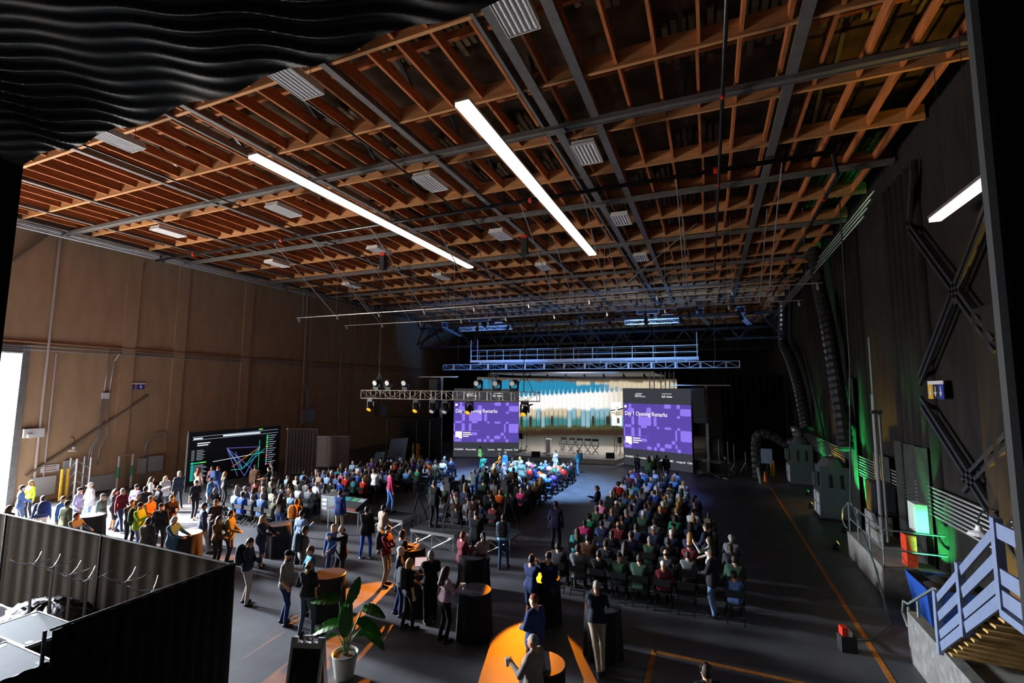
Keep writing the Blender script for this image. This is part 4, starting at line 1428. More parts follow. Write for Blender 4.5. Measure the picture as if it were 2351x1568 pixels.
for k in range(10):
    b = P0 + dv * ((k + .5) / 10)
    MB().b2((b.x + .08, b.y - .14, b.z), (b.x + 1.3, b.y + .13, b.z + .04)).build('tread', mat('yellow_tread', (.5, .3, .1), .6, noise=.3, scale=6), t)
MB().beam(P0 + Vector((1.35, 0, .9)), P1 + Vector((1.35, 0, .9)), .05, .05).build('hand_rail', M_STEELD, t)
MB().beam(P0 + Vector((1.35, 0, .1)), P1 + Vector((1.35, 0, .1)), .05, .22).build('stringer', M_STAIR, t)
MB().b2((-.55, -7.2, 2.1), (1.4, -3.6, 2.2)).build('landing', M_STAIR, t)
for z in (2.35, 2.62, 3.2):
    MB().b2((-.53, -7.2, z - .1), (-.5, -3.66, z + .1)).build('landing_board', M_STAIR, t)
MB().b2((.25, -3.75, -1.0 + 1.0), (.6, -3.4, 2.1)).build('landing_post', M_CURT, t)
# things by the docks
t = thing('blue_tarp_bin', 'blue wheeled bin heaped with cloth under the wall by the stairs', 'bin', (5.35, 15.9, 0))
MB().add([(-.4, -.5, 0), (.4, -.5, 0), (.4, .5, 0), (-.4, .5, 0), (-.55, -.7, 1.15), (.5, -.7, 1.15), (.5, .7, 1.15), (-.55, .7, 1.15)], [(3, 2, 1, 0), (0, 1, 5, 4), (1, 2, 6, 5), (2, 3, 7, 6), (3, 0, 4, 7)]).build('body', M_BLUEP, t)
MB().grid(lambda u, v: (-.5 + u, -.65 + 1.3 * v, 1.1 + .14 * math.sin(u * 9) * math.sin(v * 7)), 12, 12).build('cloth_heap', M_BLACK, t, smooth=True)
t = thing('floor_box', 'small black floor box with a red and white top on the orange line', 'box', (2.78, 13.7, 0), .2, scale=.62)
MB().b2((-.26, -.2, 0), (.26, .2, .55)).build('body', M_BLACK, t)
MB().b2((-.2, -.15, .55), (.0, .15, .85)).build('red_block', M_RED, t)
MB().b2((0, -.15, .55), (.14, .15, .72)).build('white_block', M_WHITE, t)
t = thing('yellow_handcart', 'yellow tubular handcart lying at the foot of the blue stairs', 'cart', (4.55, 9.3, 1.0))
pts = [(-.3, .35, .28), (.55, .3, .28), (.6, -.3, .28), (-.2, -.45, .28), (-.3, .35, .28)]
MB().tube(pts, .03, 6).build('frame', M_YEL, t)
MB().b2((-.2, -.35, .22), (.5, .28, .26)).build('deck', M_BLACK, t)
for q in ((-.1, .25), (.45, .2), (.45, -.2), (-.1, -.3)):
    MB().cyl((q[0], q[1] - .02, .1), (q[0], q[1] + .02, .1), .1, n=10).build('wheel', M_BLACK, t)
# floor uplights washing the right wall
for k, (x, y, c) in enumerate(((5.1, 24.6, 'g'), (5.3, 17.05, 'g'), (5.0, 32.3, 'g'), (4.6, 28.9, 'a'), (4.25, 21.95, 'a'), (5.35, 13.6, 'a'))):
    near = {0: 'beside the nearer air unit', 1: 'between the concrete ledge and the blue bin', 2: 'beyond the farther air unit', 3: 'between the two air units', 4: 'before the ledge railing', 5: 'behind the blue stairs'}[k]
    t = thing('floor_uplight', 'small black %s floor uplight %s' % ('green' if c == 'g' else 'amber', near), 'light', (x, y, 0.0))
    MB().box((0, 0, .03), (.2, .2, .06)).build('base', M_BLACK, t)
    MB().cyl((-.05, 0, .14), (.1, 0, .24), .08, n=10).build('head', M_BLACK, t)
    col = (.05, 1, .22) if c == 'g' else (1, .62, .05)
    MB().cyl((.1, 0, .24), (.105, 0, .243), .07, n=10).build('lens', emat('lens_' + c, col, 6), t)
    tgt = {0: (6.0, 25.2, 2.6), 1: (6.05, 18.0, 2.2), 2: (6.2, 33, 2.6), 3: (6.2, 29.5, 2.6), 4: (6.0, 22.1, 3.2), 5: (6.2, 13.7, 5.0)}[k]
    spot('uplight_%d' % k, (x + .12, y, .3), tgt, (7000 if k == 0 else 2400) if c == 'g' else 2600, col, 44, .7, .06)
# stage-side clutter at the right: stands, carts, cones
for k, (px, py, hgt) in enumerate(((1652, 1085, 2.4), (1673, 1090, 2.3), (1687, 1088, 2.1), (1713, 1085, 1.5))):
    p = atz(px, py)
    t = thing('stand_pole', 'upright silver light stand in the row beside the road cases', 'light stand', p, 0, 'silver stands right of the stage')
    tripod(t, M_ALU, hgt, .4, .03)
for k, (px, py, w) in enumerate(((1635, 1090, 1.3), (1655, 1094, 1.2), (1607, 1084, 1.0))):
    p = atz(px, py)
    t = thing('road_case', ('metal-edged road case on casters beside the speaker tower', 'metal-edged road case behind the standing crew member', 'dark violet-lit road case at the corner of the right slide screen')[k], 'case', p, .1)
    MB().b2((-w / 2, -.3, .15), (w / 2, .3, .95)).build('body', M_BLACK, t)
    for z in (.15, .95):
        MB().b2((-w / 2 - .01, -.31, z - .02), (w / 2 + .01, .31, z + .02)).build('edge_trim', M_ALU, t)
    for q in (-1, 1):
        MB().cyl((q * w * .4, -.25, .075), (q * w * .4, -.2, .075), .075, n=8).build('caster', M_STEELD, t)
p = atz(1757, 1107)
t = thing('traffic_cone', 'orange traffic cone beside the arching black duct', 'cone', p)
MB().lathe([(.16, 0), (.13, .04), (.03, .7)], n=14).build('body', mat('orange_cone', (.7, .1, .01), .5), t)
MB().b2((-.2, -.2, 0), (.2, .2, .03)).build('base', M_BLACK, t)
for px in (1771, 1777):
    p = atz(px, 1092)
    o = MB().cyl(p, p + np.array([0, 0, 1.05]), .07, n=10).build('bollard', M_YEL)
    solid(o, 'yellow bollard standing beyond the arching black duct', 'bollard', 'yellow bollards by the right wall')
o = MB().cyl(atz(1747, 1110), atz(1747, 1110) + np.array([-.15, 0, 1.0]), .1, n=12).build('steel_drum', M_ALU)
solid(o, 'slim silver cylinder leaning at the foot of the arching duct', 'cylinder')
t = thing('notice_stand', 'square blue-grey board on a post behind the arching duct', 'board', atz(1762, 1098))
MB().b2((-.35, -.03, 1.0), (.35, .03, 2.0)).build('board', mat('blue_grey_case', (.2, .26, .36), .5), t)
MB().b2((-.05, -.03, 0), (.05, .03, 1.0)).build('post', M_STEELD, t)

# ------------------------------------------------------------------ left wall and the things along it
WX = XL + .06
for y in (16.5, 19.4, 24.2, 30.5, 36.0):
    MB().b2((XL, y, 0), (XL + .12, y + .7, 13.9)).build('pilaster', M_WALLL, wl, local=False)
for z, r in ((8.15, .05), (7.95, .03), (7.75, .03)):
    t = tag(MB().cyl((WX + .04, 3, z), (WX + .04, 48, z), r, n=6).build('wall_conduit', mat('rust_conduit', (.3, .13, .06), .5, .3) if z > 8.1 else M_GALV), 'long %s conduit running level along the left wall' % ('rust-coloured' if z > 8.1 else 'upper grey' if z > 7.9 else 'lower grey'), 'conduit')
for y, z0, z1, r, lb in ((13.15, 0, 13.9, .06, 'tall pipe rising floor to roof beside the open door'), (13.5, .2, 7.6, .04, 'thin pipe rising beside the open door'), (30.0, 2.7, 13.8, .05, 'tall thin pipe with a flange on the left wall'), (34.3, 3.0, 9.0, .05, 'thin pipe behind the farther wall box')):
    o = MB().cyl((WX + .06, y, z0), (WX + .06, y, z1), r, n=7).build('wall_pipe', mat('pinkish_pipe', (.42, .33, .30), .5))
    solid(o, lb, 'pipe')
t = thing('conduit_drop', 'bright grey conduit run dropping down the left wall through a junction box', 'conduit', (WX, 15.8, 1.5))
for dy, top in ((-.1, 3.8), (.0, 3.8), (.35, 3.8)):
    MB().tube([(.05, -.35 + dy, 0), (.05, -.3 + dy, .9), (.05, .0 + dy, 1.6), (.05, dy * .6, top)], .035, 6).build('pipe', M_GALV, t, smooth=True)
MB().b2((0, -.1, 3.7), (.16, .22, 4.05)).build('junction_box', mat('pale_box', (.6, .58, .58), .5), t)
MB().tube([(.05, 0, 4.0), (.05, .1, 6.6)], .03, 6).tube([(.05, .25, 4.0), (.05, .35, 5.9), (.05, .6, 6.3), (.05, 2.4, 6.3)], .03, 6).build('upper_pipe', M_GALV, t, smooth=True)
MB().tube([(.06, .36, 5.9), (.06, .58, 6.3)], .05, 6).build('elbow', M_WHITE, t)
t = thing('dome_lamp', 'white dome lamp on a short arm low on the left wall', 'lamp', (WX + .4, 14.5, 2.45))
MB().lathe([(.24, 0), (.2, .06), (.08, .1), (.06, .22)], n=16).build('shade', M_WHITE, t)
MB().tube([(0, 0, .2), (0, 0, .6), (-.2, 0, .75), (-.4, 0, .7)], .02, 6).build('bracket', M_STEELD, t)
t = thing('notice_sign', 'pale notice board with red and black lettering on the left wall', 'sign', (WX, 13.75, 1.45))
MB().b2((0, -.38, 0), (.03, .38, .36)).build('board', M_WHITE, t)
for k, (w, m) in enumerate(((.5, M_BLACK), (.4, M_RED), (.55, M_BLACK))):
    MB().b2((.03, -w / 2, .27 - k * .1), (.034, w / 2, .30 - k * .1)).build('text_line', m, t)
M_GP = mat('grey_panel_paint', (.33, .32, .32), .6)
for y, z, a, b, lb in ((13.5, .3, .5, .95, 'grey sheet panel low on the left wall below the notice board'), (16.1, .05, .7, .85, 'grey-green sheet panel low on the left wall behind the crowd'), (14.55, 1.2, .28, .75, 'small grey wall cabinet below the dome lamp')):
    o = MB().b2((WX, y - a, z), (WX + .12, y + a, z + b)).build('wall_panel', M_GP)
    solid(o, lb, 'panel')
t = thing('arrow_sign', 'small dark wall sign with two arrows high on the left wall', 'sign', (WX, 17.4, 5.75))
MB().b2((0, -.55, .3), (.03, .55, .38)).build('header', M_WHITE, t)
for q in (-.27, .27):
    pn = MB().b2((0, q - .2, 0), (.03, q + .2, .3)).build('arrow_panel', mat('navy_panel', (.02, .03, .25), .5), t)
    MB().add([(.034, q - .1, .16), (.034, q + .1, .16), (.034, q, .04)], [(0, 2, 1)]).b2((.031, q - .03, .16), (.034, q + .03, .27)).build('arrow', M_WHITE, pn, local=False, M=WM[t])
t = thing('control_cabinet', 'pair of grey control cabinets with an arched conduit on the left wall', 'cabinet', (WX, 18.4, .7))
MB().b2((0, -.55, 0), (.3, -.2, .9)).build('narrow_cabinet', M_GP, t)
MB().b2((0, -.1, .05), (.3, .75, .95)).build('wide_cabinet', M_GP, t)
MB().tube([(.1, -.3, .9), (.1, -.2, 1.7), (.1, .2, 2.3), (.1, .7, 2.4), (.1, .95, 2.2), (.1, .95, 1.7)], .04, 7).build('arched_conduit', M_GALV, t, smooth=True)
MB().b2((.1, -.35, -.7), (.18, -.27, 0)).build('leg', M_GALV, t)
for y, z, s, lb in ((30.2, 2.9, 1.0, 'grey wall box with bundled conduits nearer on the left wall'), (40.0, 3.0, 1.0, 'grey wall box with bundled conduits farther along the left wall')):
    t = thing('breaker_box', lb, 'box', (WX, y, z), scale=s)
    MB().b2((0, -.2, 0), (.5, .9, 1.2)).build('cabinet', mat('brown_grey_box', (.20, .17, .17), .6), t)
    MB().b2((.5, .0, .1), (.52, .8, 1.1)).build('door', mat('blue_grey_case', (.2, .26, .36), .5), t)
    for q in range(4):
        MB().tube([(.15, .2 + q * .09, 1.2), (.15, .2 + q * .09, 2.1), (.15, -.3 + q * .09, 3.4)], .03, 6).build('conduit', M_GALV, t)
for (a, b) in (((WX + .1, 12.8, 1.4), (WX + .1, 18.1, 5.4)), ((WX + .1, 12.6, 13.8), (WX + .1, 9.5, 9.5))):
    MB().beam(a, b, .1, .1, (1, 0, 0)).build('wall_brace', mat('brown_brace', (.13, .09, .06), .7), wl, local=False)
# door frame
for nm, mb in (('trim_4', MB().b2((XL - .05, DOOR_Y1 - .02, 0), (XL + .1, DOOR_Y1 + .25, DOOR_Z))), ('trim_5', MB().b2((XL - .05, DOOR_Y0, DOOR_Z - .02), (XL + .12, DOOR_Y1 + .25, DOOR_Z + .35)))):
    struct(nm, mb, M_STEEL)
for k in range(4):
    tag(MB().b2((XL + .1, DOOR_Y0, DOOR_Z + .02 + k * .1), (XL + .2, DOOR_Y1, DOOR_Z + .07 + k * .1)).build('door_track', M_ALU), 'slim metal track line over the open hangar door', 'track', 'door track lines')
o = MB().b2((XL + .05, 12.5, 3.3), (XL + .25, 13.3, 3.75)).build('door_operator', mat('pale_box', (.6, .58, .58), .5))
solid(o, 'pale motor box on the wall beside the open door', 'box')
MB().cyl((XL + .26, 12.7, 3.4), (XL + .4, 12.7, 3.4), .1, n=8).build('siren', M_WHITE, o, local=False)
# cart frame, yellow posts, green-banded gate at the wall
p = atz(155, 1137)
t = thing('steel_rack', 'open silver truss frame standing by the left wall', 'frame', (XL + .8, 14.7, 0))
for q in ((-.3, -.3), (.3, -.3), (.3, .3), (-.3, .3)):
    MB().cyl((q[0], q[1], 0), (q[0], q[1], 2.1), .05, n=6).build('post', M_ALU, t)
for k in range(4):
    MB().cyl((-.3, -.3, k * .5), (.3, -.3, k * .5 + .5), .03, n=5).cyl((.3, .3, k * .5), (.3, -.3, k * .5 + .5), .03, n=5).build('brace', M_ALU, t)
for y in (14.0, 14.25):
    o = MB().cyl((XL + .7, y, 0), (XL + .7, y, 1.6), .07, n=8).build('bollard', M_YEL)
    solid(o, 'yellow post standing beside the silver truss frame', 'bollard', 'yellow posts by the left wall')
t = thing('sleeved_gate', 'pale tubular gate with green sleeves against the left wall', 'gate', (XL + .5, 17.0, 0))
MB().tube([(0, -.35, 0), (0, -.35, 1.9), (0, .35, 1.95), (0, .35, 0)], .06, 7).build('frame', mat('pale_pipe', (.6, .55, .53), .5), t)
for q in (-.35, .35):
    MB().cyl((0, q, .7), (0, q, 1.3), .075, n=8).build('sleeve', mat('green_sleeve', (.02, .25, .12), .5), t)

# ------------------------------------------------------------------ network display screen
BL, BR = Vector(atz(428, 1130)), Vector(atz(634, 1093))
w = (BR - BL).length
t = thing('data_screen', 'black display screen with a coloured network graph at the left wall', 'screen', BL, math.atan2(BR.y - BL.y, BR.x - BL.x))
hs = 3.25
MB().b2((0, 0, .3), (w, .15, hs)).build('panel', mat('screen_black', (.01, .01, .012), .3), t)
MB().b2((-.12, -.03, 0), (-.02, .12, hs + .15)).b2((w + .02, -.03, 0), (w + .12, .12, hs + .1)).b2((-.12, -.03, hs), (w + .12, .12, hs + .08)).build('frame', M_STEELD, t)
MB().b2((.1, -.6, 0), (.2, .6, .08)).b2((w - .2, -.6, 0), (w - .1, .6, .08)).build('foot', M_STEELD, t)
E_W = emat('graph_white', (.75, .85, .9), 1.0)
E_WD = emat('graph_grey', (.3, .36, .42), 1.0)
GC = {k: emat('graph_' + k, c, 1.1) for k, c in dict(green=(.02, .55, .25), teal=(.02, .42, .36), violet=(.18, .12, .55), blue=(.1, .2, .8), orange=(.8, .22, .05), lime=(.2, .8, .1), pink=(.8, .12, .5), yellow=(.8, .7, .1)).items()}
sx = lambda u: w * u
sz = lambda v: .3 + (hs - .3) * v


def line(u0, v0, u1, v1, m, r=.012, nm='graph_line'):
    MB().beam((sx(u0), -.01, sz(v0)), (sx(u1), -.01, sz(v1)), r * 2, .006, (0, 1, 0)).build(nm, m, t)


line(.02, .93, .99, .955, E_WD, .012)
line(.02, .87, .99, .885, E_WD, .012)
MB().b2((sx(.33), -.012, sz(.895)), (sx(.76), -.006, sz(.93))).build('title_line', E_W, t)
MB().b2((sx(.03), -.012, sz(.88)), (sx(.12), -.006, sz(.91))).build('title_line', E_W, t)
line(.74, .985, .79, .985, GC['lime'], .03)
A_, B_, C2, D_ = (.38, .65), (.77, .60), (.57, .18), (.60, .02)
for a, b, c in ((A_, B_, 'violet'), (A_, C2, 'teal'), (A_, (.7, .12), 'violet'), (A_, D_, 'violet'), (B_, C2, 'teal'), (B_, (.45, .25), 'orange'), (B_, D_, 'blue'), ((.76, .75), (.76, .15), 'green'), ((.44, .19), C2, 'green'), ((.48, .55), C2, 'blue'), (C2, (.83, .55), 'teal'), (A_, (.52, .05), 'violet')):
    line(*a, *b, GC[c], .014)
line(.24, .41, .66, .455, E_W, .014)
line(.66, .455, .83, .475, GC['green'], .016)
for k in range(14):
    v = .83 - k * .048
    MB().b2((sx(.845), -.012, sz(v - .012)), (sx(.865), -.006, sz(v + .018))).build('list_bullet', GC[['green', 'lime', 'green', 'lime', 'green', 'yellow', 'green', 'pink', 'blue', 'orange', 'pink', 'green', 'teal', 'pink'][k]], t)
    MB().b2((sx(.875), -.012, sz(v - .006)), (sx(.97 - .02 * (k % 3)), -.006, sz(v + .006))).build('list_line', E_WD, t)
for k in range(7):
    MB().b2((sx(.02), -.012, sz(.66 - k * .03)), (sx(.05), -.006, sz(.67 - k * .03))).b2((sx(.07), -.012, sz(.66 - k * .03)), (sx(.13 + .02 * (k % 2)), -.006, sz(.67 - k * .03))).build('list_line', E_WD, t)
MB().b2((sx(.02), -.012, sz(.405)), (sx(.045), -.006, sz(.445))).b2((sx(.05), -.012, sz(.415)), (sx(.11), -.006, sz(.435))).build('bar_chart', GC['green'], t)
MB().b2((sx(.11), -.012, sz(.415)), (sx(.17), -.006, sz(.435))).build('bar_chart', GC['lime'], t)
for k in range(11):
    v = .37 - k * .028
    MB().b2((sx(.02), -.012, sz(v)), (sx(.05), -.006, sz(v + .02))).build('list_bullet', GC['teal'], t)
    MB().b2((sx(.055), -.012, sz(v + .004)), (sx(.14 + .02 * ((k * 7) % 3)), -.006, sz(v + .014))).build('list_line', E_WD, t)
for v in (.79, .75):
    MB().b2((sx(.07), -.012, sz(v)), (sx(.2 - .02 * (v < .77)), -.006, sz(v + .02))).build('list_line', E_W, t)
# grey pipe-and-drape right of the display
a, b = Vector(atz(652, 1089)), Vector(atz(722, 1090))
t = thing('drape_screen', 'free-standing grey pleated drape right of the network display', 'drape', a, math.atan2(b.y - a.y, b.x - a.x))
L = (b - a).length
MB().grid(lambda u, v: (L * u, .06 * math.sin(u * 60), .05 + 3.0 * v), 100, 2).build('cloth', mat('grey_drape', (.16, .14, .14), .9, noise=.2, scale=9), t, smooth=True)
for x in (0, L):
    MB().cyl((x, .1, 0), (x, .1, 3.1), .03, n=6).build('upright', M_ALU, t)
MB().cyl((0, .1, 3.08), (L, .1, 3.08), .025, n=6).build('crossbar', M_ALU, t)
t = thing('grey_partition', 'pale grey panel screen standing behind the left seating block', 'panel', atz(762, 1075), .5)
for k in range(3):
    MB().b2((-1.2 + k * .8, -.02, .1), (-.42 + k * .8, .02, 2.3)).build('panel', mat('partition_grey', (.3, .28, .29), .6), t)
MB().b2((-1.2, -.04, 2.3), (1.2, .04, 2.36)).build('top_rail', M_ALU, t)
for px, py, s, lb in ((908, 1062, 1.0, 'big tilted pale blue board leaning behind the left seating block'), (867, 1070, .55, 'small tilted pale blue board behind the left seating block')):
    p = atz(px, py)
    t = thing('blue_board', lb, 'board', p, -.2, scale=s)
    MB().add([(-1.0, 0, .3), (1.0, 0, .3), (.95, .35, 2.0), (-1.0, .35, 1.75), (-1.0, .05, .3), (1.0, .05, .3), (.95, .4, 2.0), (-1.0, .4, 1.75)], [(0, 1, 2, 3), (7, 6, 5, 4), (0, 3, 7, 4), (1, 5, 6, 2), (3, 2, 6, 7), (0, 4, 5, 1)]).build('board', mat('pale_blue_board', (.28, .45, .75), .6), t)
    MB().b2((-.6, .3, 0), (-.52, .38, 1.2)).b2((.52, .3, 0), (.6, .38, 1.2)).build('leg', M_STEELD, t)
t = thing('video_village', 'black scaffold cabin with a counter left of the left slide screen', 'booth', atz(940, 1058), -.1)
MB().b2((-2.6, 0, 0), (2.0, 1.6, .1)).build('base', M_BLACK, t)
MB().b2((-2.6, 1.55, .1), (2.0, 1.6, 3.4)).build('back_panel', M_BLACK, t)
MB().b2((-2.6, -.2, 3.4), (2.0, 1.6, 3.5)).build('roof', M_BLACK, t)
for x in (-2.6, .6, 1.95):
    MB().b2((x, 0, .1), (x + .06, .06, 3.4)).build('post', M_STEEL, t)
MB().b2((-1.0, -.1, 1.0), (1.0, .5, 1.08)).build('counter', M_STEEL, t)
for px, col in ((947, 'y'), (957, 'y'), (961, 'o')):
    p = atz(px, 1062)
    o = MB().cyl(p, p + np.array([0, 0, 1.5]), .06, n=8).build('bollard', M_YEL if col == 'y' else mat('orange_cone', (.7, .1, .01), .5))
    solid(o, '%s post standing before the black cabin' % ('yellow' if col == 'y' else 'orange'), 'bollard', 'posts before the black cabin' if col == 'y' else None)

# ------------------------------------------------------------------ standing people: head-top pixel, height, facing (deg from the stage, + to the left), clothes, hair, pose
PACKM = mat('black_backpack', (.02, .021, .025), .7, noise=.2, scale=9)


def backpack(parent, W_, m, lean=0.0):
    b = inst('backpack', PK[0], parent, W_ @ Matrix.Translation((0, -.20 + lean * .35, 1.28)), [m])
    inst('pocket', PK[1], b, W_ @ Matrix.Translation((0, -.29 + lean * .35, 1.2)), [m])
    return b


PK = [sdf_mesh('backpack', [('c', (-.09, 0, -.16), (.09, 0, -.16), .1, .1, .08, 0), ('c', (-.09, 0, -.02), (.09, 0, -.02), .1, .1, .08, 0), ('c', (-.085, 0, .11), (.085, 0, .11), .09, .09, .08, 0), ('c', (-.05, -.01, .2), (.05, -.01, .2), .055, .055, .08, 0), ('c', (-.09, .1, .2), (-.09, .16, .16), .03, .03, .02, 0), ('c', (.09, .1, .2), (.09, .16, .16), .03, .03, .02, 0)], .016, 1), sdf_mesh('pocket', [('c', (-.07, .02, -.1), (.07, .02, -.1), .05, .05, .06, 0), ('c', (-.07, .02, .0), (.07, .02, .0), .045, .045, .06, 0)], .014, 1)]

